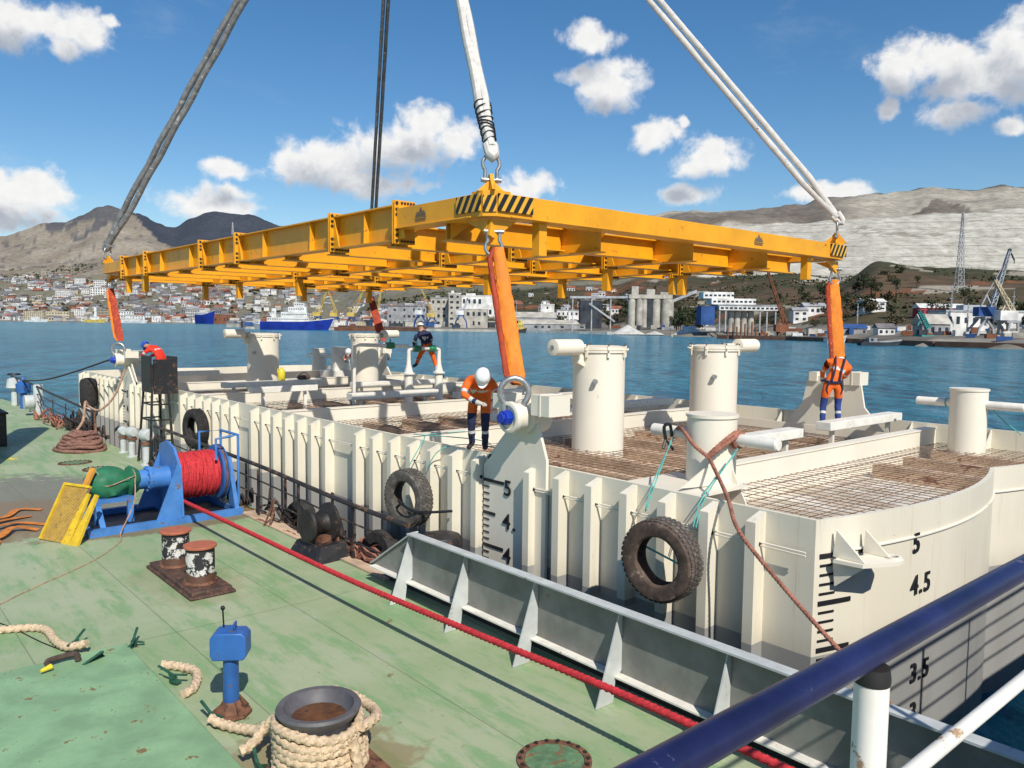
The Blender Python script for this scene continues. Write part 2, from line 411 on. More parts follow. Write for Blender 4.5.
# thin fair-weather veil
veil = t.math('MULTIPLY', t.step(t.noise(t.vscale(P0, (1, 2.4, 1)), 4.2, 8, .66, .5), .56, .85), .14)
mask2 = t.math('MAXIMUM', mask, veil)
shade = t.step(t.math('MULTIPLY_ADD', t.math('SUBTRACT', fb3, .62), 1.9, f2), -.05, 1.05)
ccol = t.mix(shade, (1.0, .99, .975), (.47, .51, .58))
ccol = t.mix(t.step(fb2, .3, .75), t.mix(.93, (0, 0, 0), ccol), ccol)
bgc = t.N('ShaderNodeBackground'); t.L(ccol, bgc.inputs[0]); bgc.inputs[1].default_value = 1.03
ms = t.N('ShaderNodeMixShader'); t.L(t.math('MULTIPLY', mask2, .97), ms.inputs[0]); t.L(bgs.outputs[0], ms.inputs[1]); t.L(bgc.outputs[0], ms.inputs[2])
out = t.N('ShaderNodeOutputWorld'); t.L(ms.outputs[0], out.inputs[0])

# ------------------------------------------------------------------ sea
m, t, b = newmat('sea_water')
pos = t.N('ShaderNodeNewGeometry').outputs['Position']
sp = t.N('ShaderNodeSeparateXYZ'); t.L(pos, sp.inputs[0])
big = t.noise(t.vscale(pos, (.004, .010, 1)), 1.0, 5, .6)
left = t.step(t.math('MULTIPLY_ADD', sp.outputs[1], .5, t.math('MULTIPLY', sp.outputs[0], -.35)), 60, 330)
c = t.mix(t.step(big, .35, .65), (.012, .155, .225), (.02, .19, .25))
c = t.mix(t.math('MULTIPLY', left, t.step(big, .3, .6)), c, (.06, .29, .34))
def along(v):
    nd = t.N('ShaderNodeVectorMath', operation='DOT_PRODUCT'); t.L(pos, nd.inputs[0]); nd.inputs[1].default_value = v; return nd.outputs['Value']
cw = t.N('ShaderNodeCombineXYZ'); t.L(along(RGT), cw.inputs[0]); t.L(along(FWD), cw.inputs[1])     # wind blows off the far shore
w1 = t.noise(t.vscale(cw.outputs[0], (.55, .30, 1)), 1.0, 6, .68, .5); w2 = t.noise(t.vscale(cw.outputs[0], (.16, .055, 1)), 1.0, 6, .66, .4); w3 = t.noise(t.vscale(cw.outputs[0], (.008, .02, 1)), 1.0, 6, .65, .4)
c = t.mix(t.math('MULTIPLY', t.step(w1, .50, .64), .85), c, (.065, .275, .39))  # light and dark of the wavelets, painted into the water colour
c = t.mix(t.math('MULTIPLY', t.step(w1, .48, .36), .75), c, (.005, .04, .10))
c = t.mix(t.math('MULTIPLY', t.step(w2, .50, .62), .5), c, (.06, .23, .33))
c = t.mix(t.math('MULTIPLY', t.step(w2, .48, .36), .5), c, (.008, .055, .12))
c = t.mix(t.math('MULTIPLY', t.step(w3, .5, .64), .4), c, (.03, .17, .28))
h = t.math('ADD', t.math('MULTIPLY', w1, .8), t.math('MULTIPLY', w2, 2.0))
finish(t, b, c, .15, h, 1.0, .8)
b.inputs['IOR'].default_value = 1.14; b.inputs['Specular IOR Level'].default_value = .22
S = 30000
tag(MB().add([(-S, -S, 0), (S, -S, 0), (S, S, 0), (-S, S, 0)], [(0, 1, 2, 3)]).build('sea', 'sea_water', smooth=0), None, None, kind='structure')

paint('rubber_worn', (.10, .088, .075), .9, .35, 9, rust=.3, rs=9, rcol=(.17, .15, .125), bump=.6, bs=70)
# ================================================================== BARGE
XP, XS, Y0, Y1 = 8.0, 18.5, 4.25, 35.8
XM = (XP + XS) / 2
def lobe(xa, xb, y, sg, n=22, sag=.42):
    pts = []
    for i in range(n + 1):
        q = i / n; pts.append((xa + (xb - xa) * q, y - sg * sag * (1 - (2 * q - 1) ** 2)))
    return pts
outl = lobe(XP, XM, Y0, 1) + lobe(XM, XS, Y0, 1)[1:] + lobe(XS, XM, Y1, -1) + lobe(XM, XP, Y1, -1)[1:]
n = len(outl); cx, cy = XM, (Y0 + Y1) / 2
inn = []
for i, (x, y) in enumerate(outl):
    a, c = V(outl[i - 1]), V(outl[(i + 1) % n]); d = (c - a).normalized(); nn = V((-d.y, d.x))
    inn.append((min(max(x + nn.x * .06, XP + .06), XS - .06), y + nn.y * .06))
barge = thing('deck_barge', 'long cream painted pontoon barge with ribbed side, afloat alongside the green deck', 'barge', (0, 0, 0))
mb = MB()
mb.ring([[(x, y, -1.2) for x, y in outl], [(x, y, 3.5) for x, y in outl], [(x, y, 3.5) for x, y in inn], [(x, y, 2.76) for x, y in inn]], caps=False)
mb.build('hull', 'hull_paint', barge, smooth=25)
MB().add([(x, y, 2.8) for x, y in inn], [list(range(n))]).build('hold_plating', 'hold_plating', barge, smooth=0)
# weld bead along the curved end
MB().tube([(x, y - .012, 3.13) for x, y in outl[1:44]], .016, 6).build('rubbing_bead', 'barge_cream', barge)
# ribs: angle bars standing off the port side
def rib_mb(bot=-.4):
    r = MB()
    r.prism([(0, 0, bot), (-.19, 0, bot), (-.19, 0, 3.385), (0, 0, 3.485)], (0, .018, 0))
    r.bb(-.208, -.19, 0, .13, bot, 3.385)
    r.prism([(-.189, .018, 3.375), (-.002, .018, 3.47), (-.002, .085, 3.47), (-.189, .13, 3.375)], (0, 0, .012))
    r.cyl((-.10, -.004, 3.13), (-.10, .022, 3.13), .03, 10, 1)
    return r
rib = None
for k in range(50):
    if k % 8 == 7: continue
    y = 4.85 + .6283 * k
    bot = 1.9 if k in (3, 4) else -.4
    if rib is None:
        o = rib = rib_mb().build('rib', ['hull_paint', 'hole_black'], barge)
        o.location = (XP, y, 0)
    elif bot > 0:
        o = rib_mb(bot).build('rib', ['hull_paint', 'hole_black'], barge); o.location = (XP, y, 0)
    else: dup(rib, (XP, y, 0), parent=barge)
for z in (3.115, 3.150):
    for ya, yb in ((Y0 + .05, 8.6), (9.95, 28.9), (30.5, Y1 - .3)): MB().tube([(XP - .10, ya, z), (XP - .10, yb, z)], .011, 6).build('side_pipe', 'barge_cream', barge)

# transverse coamings
COAM = [(7.1, 9.75), (12.75, XP + .1), (18.0, XP + .1), (23.5, XP + .1), (28.3, XP + .1), (32.4, XP + .1)]
for i, (y, xa) in enumerate(COAM):
    c = MB(); c.bb(xa, XS - .07, y, y + .05, 2.8, 3.40); c.bb(xa, XS - .07, y - .02, y + .20, 3.402, 3.43)
    for x in [xa + .6 + 1.5 * j for j in range(7)]:
        if x < XS - .4: c.prism([(x, y + .05, 2.8), (x, y + .35, 2.8), (x, y + .05, 3.3)], (.02, 0, 0))
    c.build('coaming', 'barge_cream', barge)
# fore and aft coaming along the starboard side with brackets
c = MB(); c.bb(XS - 1.0, XS - .95, 7.3, 32.4, 2.8, 3.3)
c.build('side_coaming', 'barge_cream', barge)
bk = MB().prism([(XS - .065, 0, 3.49), (XS - .065, 0, 2.8), (XS - .7, 0, 2.8)], (0, .025, 0)).build('bulwark_bracket', 'barge_cream', barge); bk.location = (0, 6, 0)
for k in range(1, 18): dup(bk, (0, 6 + 1.6 * k, 0), parent=barge)
# deck joists and wire mesh over them
jmesh = {}
def joist(x, w, ya, yb, z1):
    MB().bb(x, x + w, ya, yb, 2.81, z1).build('joist', 'wood_brown', barge, smooth=0)
cells = [(4.1, 7.05)] + [(COAM[i][0] + .3, COAM[i + 1][0] - .05) for i in range(5)] + [(32.7, 35.6)]
for j, (ya, yb) in enumerate(cells):
    if j == 0:
        for x in (8.3, 14.7, 16.0, 17.3):
            joist(x, .3, 4.35, 6.75, 3.05)
    else:
        x = 8.6 + .3 * (j % 3)
        while x < XS - .5:
            joist(x, .26, ya + .1, yb - .12, 3.04); x += 1.18
g = MB()
def inside_y(x):
    i = 0
    q = (x - XP) / (XM - XP) if x < XM else (x - XM) / (XS - XM)
    return Y0 - .42 * (1 - (2 * q - 1) ** 2) + .08
ya, yb = cells[0]
SPC = .20
x = XP + .12
while x < XS - .1:
    g.bar((x, inside_y(x), 3.10), (x, 7.05, 3.10), .0085, .0085); x += SPC
y = 3.95
while y < 7.05:
    xs = [XP + .08 + .04 * i for i in range(260)]
    run = None
    for xx in xs + [None]:
        ok = xx is not None and xx < XS - .08 and inside_y(xx) < y
        if ok and run is None: run = xx
        if not ok and run is not None:
            if last - run > .1: g.bar((run, y, 3.113), (last, y, 3.109), .0085, .0085)
            run = None
        last = xx
    y += .25
for j, (ya, yb) in enumerate(cells[1:]):
    sp = .2 if j < 2 else .3
    x = XP + .1
    while x < XS - 1.0:
        g.bar((x, ya, 3.10), (x, yb, 3.10), .008, .008); x += sp
    y = ya
    while y < yb:
        g.bar((XP + .07, y, 3.114), (XS - .97, y, 3.109), .008, .008); y += sp
g.build('deck_mesh', 'mesh_wire', barge, smooth=0)

# hatch towers with hinged lids
def tower(x, y, d, arm):
    r = d / 2; z1 = 5.03
    t = MB().lathe((x, y, 0), [(r, 2.81), (r, z1), (r + .03, z1 + .002), (r + .03, z1 + .04)], 40).build('hatch_tower', 'barge_cream', barge)
    l = MB().lathe((x, y, z1 + .043), [(r + .02, 0), (r + .03, .01), (r + .03, .06), (r * .8, .09), (.02, .10)], 40).build('lid', 'barge_cream', t)
    for k in range(8):
        c = MB(); a = k * pi / 4 + .3; px, py = x + (r + .035) * math.cos(a), y + (r + .035) * math.sin(a)
        c.box((px, py, z1 + .02), (.035, .05, .22), 0, rz=a); c.cyl((px, py, z1 + .06), (px + .07 * math.cos(a), py + .07 * math.sin(a), z1 + .06), .016, 8)
        c.cyl((px, py, z1 + .10), (px, py, z1 + .17), .014, 8, 1)
        c.build('clamp', ['barge_cream', 'rubber_brown'], t)
    s = arm
    h = MB()
    h.prism([(x + s * (r - .02), y - .05, z1 - .06), (x + s * (r + .33), y - .05, z1 + .02), (x + s * (r + .36), y - .05, z1 + .16), (x + s * (r - .12), y - .05, z1 + .16)], (0, .1, 0))
    h.prism([(x + s * (r - .02), y - .09, z1 - .28), (x + s * (r + .16), y - .09, z1 - .2), (x + s * (r + .16), y - .09, z1 - .02), (x + s * (r - .02), y - .09, z1 - .02)], (0, .18, 0))
    h.build('hinge_arm', 'barge_cream', t)
    # counter-weight drum lies along the arm
    k = MB(); prof = [(.10, 0), (.155, .012)]
    for q in range(8): prof += [(.155, .05 + q * .075), (.148, .058 + q * .075), (.148, .075 + q * .075), (.155, .083 + q * .075)]
    prof += [(.155, .70), (.10, .712)]
    xa = x + s * (r + .18) if s > 0 else x + s * (r + .18) - .712
    k.lathe((xa, y - .12, z1 + .11), prof, 20, axis='X')
    e = xa + (.712 if s > 0 else .712); k.cyl((xa - .012, y - .12, z1 + .11), (xa + .73, y - .12, z1 + .11), .045, 12, 1)
    k.build('counterweight', ['barge_cream', 'galvanised'], t)
    MB().cyl((x - r * .85, y - r * .6, z1 - .55), (x - r * .98, y - r * .75, z1 - .55), .05, 12).build('air_cock', 'galvanised', t)
    return t
tower(11.8, 11.0, 1.04, -1); tower(15.2, 10.65, 1.04, 1); tower(12.0, 27.6, 1.1, -1); tower(16.05, 27.4, 1.05, 1)

# bollards with cross bars
def bollard(x, y, r, zb, brackets):
    t = MB().lathe((x, y, 0), [(r, zb), (r, 4.33), (r + .02, 4.335), (r + .02, 4.375), (.02, 4.38)], 36).build('mooring_bollard', 'barge_cream', barge)
    for s in (-1, 1):
        ya, yb = y + s * (r - .03), y + s * 1.0
        b = MB(); b.lathe((x, 0, 4.06), [(.085, ya), (.085, yb), (.07, yb + s * .02), (.01, yb + s * .022)] if s > 0 else [(.01, yb - .022), (.07, yb - .02), (.085, yb), (.085, ya)], 18, axis='Y'); b.build('cross_bar', 'white_paint', t)
    if brackets:
        k = MB()
        k.prism([(x - .2, y - r * .8, 3.45), (x - 1.0, y - r * .8, 3.505), (x - .26, y - r * .8, 3.80)], (0, .025, 0))
        k.prism([(x, y - r + .02, 2.9), (x, y - r - .40, 2.9), (x, y - r + .02, 3.70)], (.025, 0, 0))
        k.build('bracket', 'barge_cream', t)
        MB().bb(XP + .05, x + .1, y - .55, y + .65, 3.43, 3.46).build('foot_plate', 'barge_cream', t)
    return t
bollard(9.2, 6.45, .335, 2.81, True); bollard(17.65, 6.2, .345, 2.81, False)
bollard(9.4, 33.6, .33, 2.81, False); bollard(17.4, 33.8, .33, 2.81, False)

# box rails on short posts
def box_rail(xa, xb, y, z, sh=0):
    r = MB().bar((xa, y, z), (xb, y, z + sh), .32, .17).build('box_rail', 'white_paint', barge, bevel=.012)
    for x in (xa + .35, xb - .35): MB().bb(x - .04, x + .04, y - .04, y + .04, 2.81, z - .088 + sh * .5).build('post', 'white_paint', r)
for a in [(10.7, 13.7, 7.75, 3.62), (15.0, 18.2, 7.9, 3.62), (10.6, 13.4, 18.9, 3.60), (13.9, 16.4, 18.6, 3.50), (9.2, 11.2, 22.0, 3.62), (9.3, 12.6, 24.4, 3.6), (13.0, 16.6, 23.0, 3.55), (11.0, 14.0, 13.3, 3.55), (8.9, 11.2, 29.8, 3.66), (14.6, 17.4, 13.6, 3.55)]:
    box_rail(*a)
# small capstan post far along the starboard side
k = MB(); k.lathe((17.3, 31.6, 0), [(.42, 2.81), (.42, 4.45), (.44, 4.46), (.44, 4.5), (.02, 4.5)], 24); k.cyl((17.3, 30.7, 4.1), (17.3, 32.5, 4.1), .12, 12)
k.bb(16.6, 18.0, 31.0, 32.2, 2.82, 3.5); k.build('capstan_post', 'white_paint', barge)

# manifold of white pipes with green valves
mf = MB()
px, py = 14.95, 20.9
def P(a): return (px + a[0], py + a[1], a[2])
for dx in (0, -1.15):
    mf.lathe(P((dx, 0, 0)), [(.13, 2.8), (.13, 3.98), (.2, 3.99), (.2, 4.03), (.14, 4.04), (.07, 4.3), (.055, 4.7)], 14)
mf.tube(spline([P((0, 0, 4.6)), P((0, 0, 4.74)), P((-.1, 0, 4.78)), P((-1.05, 0, 4.78)), P((-1.15, 0, 4.74)), P((-1.15, 0, 4.6))], .06), .055, 8)
mf.tube([P((-1.15, 0, 4.86)), P((-2.6, .55, 4.9))], .055, 8)
mf.tube(spline([P((-2.6, .55, 4.9)), P((-2.7, .6, 4.86)), P((-2.72, .62, 2.9))], .1), .055, 8)
mfo = mf.build('pipe_manifold', 'white_paint', barge)
for q in ((-.28, 0, 4.78), (-.85, 0, 4.78), (-1.7, .2, 4.88)):
    k = MB(); k.cyl(P((q[0] - .12, q[1], q[2])), P((q[0] + .12, q[1], q[2])), .10, 12); k.ell(P(q), (.11, .11, .11)); k.cyl(P((q[0], q[1], q[2])), P((q[0], q[1], q[2] + .2)), .02, 8)
    k.build('valve', 'valve_green', mfo)

# lifting trunnions at the four corners; sx = outboard direction, sy = towards the barge end
def trunnion(x, y, sx, sy, marks):
    """x is the side plating; local u runs outboard, w runs towards the end"""
    def Q(u, w, z): return (x + sx * u, y + sy * w, z)
    c = MB()
    if marks:
        c.prism([Q(-.02, -.98, 1.0), Q(-.02, -.98, 3.34), Q(-.02, -.02, 4.20), Q(-.02, .22, 4.20), Q(-.02, .46, 3.58), Q(-.02, .46, 1.0)], (sx * .05, 0, 0))
        c.prism([Q(-.05, -.98, 3.0), Q(-.05, -.98, 3.45), Q(-.05, -.3, 4.15), Q(-.05, -.2, 3.0)], (-sx * .03, 0, 0))
    s_ = .50 if marks else 1.08
    if not marks: c.prism([Q(-.12, -1.35 * s_, 2.81), Q(-.12, -1.25 * s_, 3.1), Q(-.12, -.7 * s_, 3.75), Q(-.12, -.58 * s_, 4.42), Q(-.12, .6 * s_, 4.42), Q(-.12, .72 * s_, 3.75), Q(-.12, 1.25 * s_, 3.1), Q(-.12, 1.35 * s_, 2.81)], (-sx * .06, 0, 0))
    o = c.build('lug_plate', 'barge_cream', barge)
    k = MB()
    pr = [(.26, -.28), (.26, .08), (.20, .10), (.20, .30), (.235, .31), (.235, .38), (.215, .39), (.18, .39), (.17, .36), (.02, .362)]
    ax = []
    for r, h in pr: ax.append((r, sx * h))
    if sx < 0: ax = ax[::-1]
    k.lathe((x, y, 4.20), ax, 30, axis='X')
    k.build('trunnion', 'barge_cream', o)
    q = MB(); ax = [(.11, sx * .36), (.11, sx * .48), (.075, sx * .485), (.075, sx * .53), (.02, sx * .532)]
    if sx < 0: ax = ax[::-1]
    q.lathe((x, y, 4.20), ax, 8, axis='X'); q.build('pin_cap', 'cap_blue', o)
    b = MB(); b.box(Q(-.02, .48, 4.40), (.42, .38, .30)); b.box(Q(-.02, .48, 4.40), (.44, .03, .32)); b.build('keeper_box', 'barge_cream', o)
    MB().box(Q(-.02, -.48, 4.40), (.42, .2, .22)).build('keeper_block', 'barge_cream', o)
    return o
TR = [(7.95, 8.85, -1, -1), (7.95, 29.55, -1, 1), (18.3, 9.35, 1, -1), (18.3, 29.9, 1, 1)]
for i, (x, y, sx, sy) in enumerate(TR): trunnion(x, y, sx, sy, i < 2)

# draught marks: ticks and figures
def text_mesh(body, size, depth=.004):
    cu = bpy.data.curves.new('t', 'FONT'); cu.body = body; cu.size = size; cu.extrude = depth; cu.align_x = 'CENTER'; cu.offset = size * .014; cu.space_character = 1.2
    o = bpy.data.objects.new('t', cu); COL.objects.link(o); dg = bpy.context.evaluated_depsgraph_get(); dg.update()
    me = bpy.data.meshes.new_from_object(o.evaluated_get(dg)); bpy.data.objects.remove(o); me.materials.clear(); me.materials.append(MT['marking_black'])
    return me
def figure(body, size, M, sx=.8):
    o = bpy.data.objects.new('draught_figure', text_mesh(body, size)); COL.objects.link(o); o.parent = barge
    o.matrix_world = M @ Matrix.Diagonal((sx, 1, 1, 1))
    return o
# end face: axes x -> +X, up -> Z, normal -> -Y
def endy(x): return inside_y(x) - .08 - .012
def tick_end(x0, x1, z, h):
    k = 6; ticks = MB()
    for i in range(k):
        a, b_ = x0 + (x1 - x0) * i / k, x0 + (x1 - x0) * (i + 1) / k
        ticks.prism([(a, endy(a) - .001, z - h / 2), (b_, endy(b_) - .001, z - h / 2), (b_, endy(b_) - .001, z + h / 2), (a, endy(a) - .001, z + h / 2)], (0, .008, 0))
    ticks.build('draught_tick', 'marking_black', barge, smooth=0)
for i in range(24):
    z = 3.10 - i * .1045
    if i % 5 == 0: tick_end(8.06, 8.52, z, .052)
    else: tick_end(8.07, 8.28, z, .024)
tick_end(8.62, 8.80, 3.10, .05)
MX = lambda x, y, z, sl: Matrix.Translation((x, y, z)) @ Matrix.Rotation(sl, 4, 'Z') @ Matrix.Rotation(pi / 2, 4, 'X')
for s, x, z in (('5', 9.66, 3.06), ('4.5', 9.80, 2.55), ('4', 9.7, 2.03), ('3.5', 9.87, 1.47), ('3', 9.76, .98)):
    figure(s, .33, MX(x, endy(x) - .006, z - .115, -.08), .95)
# port mark plate: axes x -> -Y, up -> Z, normal -> -X
for base_y, sy in ((8.93, -1), (29.55, 1)):
    for i in range(20):
        z = 3.10 - i * .1045; y0 = base_y + .90 if sy < 0 else base_y + .50
        w = .50 if i % 10 == 0 else .30 if i % 5 == 0 else .15; h = .05 if i % 5 == 0 else .022
        MB().bb(7.908, 7.916, y0, y0 - w, z - h / 2, z + h / 2).build('draught_tick', 'marking_black', barge, smooth=0)
    MY = lambda y, z: Matrix.Translation((7.905, y, z)) @ Matrix.Rotation(-pi / 2, 4, 'Z') @ Matrix.Rotation(pi / 2, 4, 'X')
    yy = base_y + .30 if sy < 0 else base_y - .15
    for s, z, dy in (('5', 2.93, 0), ('4.', 2.41, -.04), ('4', 1.88, 0)): figure(s, .34, MY(yy + dy, z), 1.1)
# pad eye bracket on the near corner of the end
k = MB()
k.prism([(8.12, 4.1, 3.050), (8.74, 3.9, 3.050), (8.80, 3.72, 3.050), (8.70, 3.60, 3.050), (8.56, 3.60, 3.050), (8.16, 3.80, 3.050)], (0, 0, .04))
k.prism([(8.20, 4.15, 3.095), (8.20, 3.80, 3.095), (8.20, 4.12, 3.390)], (.025, 0, 0)); k.prism([(8.20, 4.15, 3.045), (8.20, 3.80, 3.045), (8.20, 4.12, 2.770)], (.025, 0, 0))
k.prism([(8.62, 4.02, 3.095), (8.62, 3.72, 3.095), (8.62, 4.0, 3.350)], (.02, 0, 0))
k.lathe((8.68, 3.71, 3.090), [(.085, 0), (.085, .02), (.05, .02), (.05, 0)], 20)
k.build('pad_eye', 'barge_cream', barge)

# ---- loose things on the barge
def tyre_thing(x, y, z, R, w, label, mat, tilt=0, yaw=0, bh=.022):
    t = thing('fender_tyre', label, 'tyre', (x, y, z), 0, 'tyres hung along the barge side')
    t.rotation_euler = (0, tilt, yaw)
    ri = R * .58; h = w / 2
    prof = [(ri, -h * .55), (ri + .02, -h * .8), (R * .80, -h), (R * .93, -h * .93), (R * .985, -h * .72), (R, -h * .4), (R, h * .4), (R * .985, h * .72), (R * .93, h * .93), (R * .80, h), (ri + .02, h * .8), (ri, h * .55), (R * .76, h * .45), (R * .83, 0), (R * .76, -h * .45)]
    m1 = MB(); rings = []
    N = 56
    for r, q in prof:
        rings.append([(q, r * math.cos(2 * pi * j / N), r * math.sin(2 * pi * j / N)) for j in range(N)])
    m1.ring(rings, 0, caps=False, closed=True)
    m1.build('carcass', mat, t, smooth=40)
    tr = MB()
    for j in range(44):
        for q, off in ((-h * .62, 0), (-h * .2, .5), (h * .2, 0), (h * .62, .5)):
            a = 2 * pi * (j + off) / 44; rr = R + .006 if abs(q) < h * .4 else R * .985 + .006
            tr.box((q, rr * math.cos(a), rr * math.sin(a)), (h * .34, bh, 2 * pi * R / 44 * .66), 0, M=Matrix.Rotation(a, 3, 'X'))
    tr.build('tread', 'rubber' if mat == 'rubber' else 'rubber_worn', t, smooth=0)
    return t
tyre_thing(7.44, 5.87, 2.80, .49, .32, 'large worn brown tyre hung by teal cords near the barge corner', 'rubber_brown', -.03, .10, .007)
tyre_thing(7.46, 11.3, 2.60, .49, .30, 'worn grey tyre hung on the ribs above the bulwark end', 'rubber_worn', 0, .14, .010)
tyre_thing(7.46, 21.5, 2.70, .52, .30, 'black chunky tread tyre on the ribs behind the red rope winch', 'rubber', 0, .12)
tag(MB().lathe((7.5, 32.9, 0), [(.12, 2.30), (.26, 2.36), (.30, 2.5), (.30, 3.2), (.26, 3.34), (.12, 3.4)], 24).build('rubber_fender', 'rubber'), 'black rubber fender hanging at the far left corner of the barge', 'fender')
tag(MB().lathe((7.32, 10.15, 0), [(.1, 1.2), (.30, 1.24), (.34, 1.34), (.34, 2.12), (.30, 2.22), (.1, 2.25)], 26).build('cylinder_fender', 'black_paint'), 'dark navy cylindrical fender standing between railing and barge at the bulwark end', 'fender')
c = MB()
for p in ([(8.98, 6.95, 4.0), (8.0, 6.45, 3.53), (7.72, 6.34, 3.26)], [(9.05, 6.98, 4.0), (8.0, 6.49, 3.53), (7.74, 6.38, 3.24)], [(9.0, 5.9, 3.98), (8.0, 5.66, 3.53), (7.70, 5.58, 3.20)], [(9.02, 5.95, 3.9), (8.0, 5.70, 3.53), (7.70, 5.62, 3.20)]):
    c.tube(spline(p, .1), .008, 6)
c.tube([(7.6, 6.3, 2.86), (7.6, 5.6, 2.72)], .014, 6)
tag(c.build('tyre_lashing', 'rope_teal'), 'thin teal cords tying the brown tyre to the bollard cross bar', 'cord')
c = MB()
for p in ([(7.7, 11.1, 3.1), (7.85, 10.9, 3.45), (8.4, 10.7, 3.5), (8.6, 9.4, 3.5)], [(7.6, 11.5, 3.1), (7.9, 11.5, 3.52), (8.5, 12.2, 3.5), (9.5, 12.4, 3.46)], [(8.3, 12.4, 3.5), (8.7, 11.2, 3.52), (8.7, 10.6, 3.5)]):
    c.tube(spline(p, .1), .009, 6)
tag(c.build('tangled_lashing', 'rope_teal'), 'loose teal line lying along the barge edge left of the bending worker', 'cord')
c = MB(); c.tube(spline([(7.62, 11.7, 2.4), (7.3, 11.35, 2.55), (7.35, 10.9, 2.45), (7.72, 10.4, 2.5)], .06), .022, 7)
tag(c.build('tyre_chain', 'wire_black'), 'black lashing round the worn grey tyre', 'lashing')
# rusty hawser round the near bollard
r = MB()
rope(r, [(9.18, 7.02, 4.10), (8.92, 6.75, 4.16), (8.80, 6.45, 3.98), (8.80, 6.22, 3.85)], .024)
rope(r, [(9.28, 6.06, 4.16), (9.1, 6.06, 4.13), (8.90, 6.12, 4.0), (8.78, 6.22, 3.85)], .028)
rope(r, [(9.3, 6.02, 4.14), (9.1, 6.01, 4.10), (8.86, 6.07, 3.98), (8.76, 6.2, 3.83)], .026)
rope(r, [(8.80, 6.20, 3.84), (7.97, 5.35, 3.58), (7.66, 5.0, 3.33), (7.56, 4.6, 3.04), (7.3, 3.69, 2.54), (6.9, 2.71, 2.16), (6.6, 2.0, 1.9)], .022)
for q in (6.02, 6.07): r.torus((9.2, q, 4.06), .106, .022, 'Y', 20, 6)
tag(r.build('mooring_rope', 'rope_brown'), 'rust red mooring rope looped over the near bollard and running down to the right', 'rope')
c = MB(); c.tube(spline([(8.9, 7.0, 3.98), (8.86, 7.0, 4.16), (9.05, 7.05, 4.17), (9.1, 7.05, 4.0)], .03), .025, 6); c.tube([(8.9, 7.0, 3.98), (8.82, 6.98, 3.86)], .02, 6); c.tube([(8.92, 7.0, 3.96), (8.95, 6.9, 3.84)], .02, 6)
tag(c.build('rubber_strop', 'wire_black'), 'short black strop knotted on the left arm of the near bollard bar', 'strop')
c = MB(); c.tube(spline([(17.65, 5.75, 3.98), (17.7, 5.6, 3.8), (17.9, 5.3, 3.5)], .05), .012, 5); c.torus((17.65, 6.62, 4.06), .09, .012, 'Y', 16, 5)
tag(c.build('cord_end', 'rope_teal'), 'pale cord hanging from the far right bollard bar', 'cord')
j = thing('jerry_can', 'yellow jug standing by the left hatch tower', 'jug', (11.2, 24.35, 3.69))
MB().lathe((0, 0, 0), [(.10, 0), (.12, .03), (.12, .28), (.07, .36), (.04, .37), (.04, .41)], 14).build('jug_body', 'jug_yellow', j)
MB().tube(spline([(-.05, 0, .36), (-.12, 0, .36), (-.125, 0, .24)], .03), .015, 6).build('handle', 'jug_yellow', j)
k = MB(); k.ell((12.0, 24.4, 3.75), (.26, .14, .08)); k.tube(spline([(11.8, 24.4, 3.8), (12.0, 24.38, 3.92), (12.2, 24.4, 3.8)], .04), .015, 6)
tag(k.build('tool_bag', 'rubber_brown'), 'dark brown tool bag beside the yellow jug', 'bag')

# ================================================================== SPREADER FRAME, SHACKLES, SLINGS
FX0, FX1, FY0, FY1, ZB, ZT = 7.9, 18.7, 9.7, 31.4, 7.23, 7.57
ZI0, ZI1 = 7.02, 7.655
fr = thing('lifting_frame', 'large yellow steel spreader frame with bolted girders hanging over the barge', 'lifting frame', (0, 0, 0))
def box_beam(p, q, w=.34, h=.33, name='end_beam'):
    b = MB(); p, q = V(p), V(q)
    b.bar(p, q, w, h); d = (q - p).normalized()
    b.bar(p + V((0, 0, -h / 2 - .014)), q + V((0, 0, -h / 2 - .014)), w + .06, .024)
    return b.build(name, 'yellow_steel', fr, bevel=.006)
zm = (ZB + ZT) / 2
C = .26   # corner block half size
box_beam((FX0 + C, FY0, zm), (FX1 - C, FY0, zm)); box_beam((FX0 + C, FY1, zm), (FX1 - C, FY1, zm))
SPL = [12.15, 14.5, 19.3, 21.75, 26.55, 29.05]; MID = [13.3, 15.5, 17.85, 20.5, 22.7, 25.2, 27.6]
XL = [7.9, 10.6, 13.3, 16.0, 18.7]
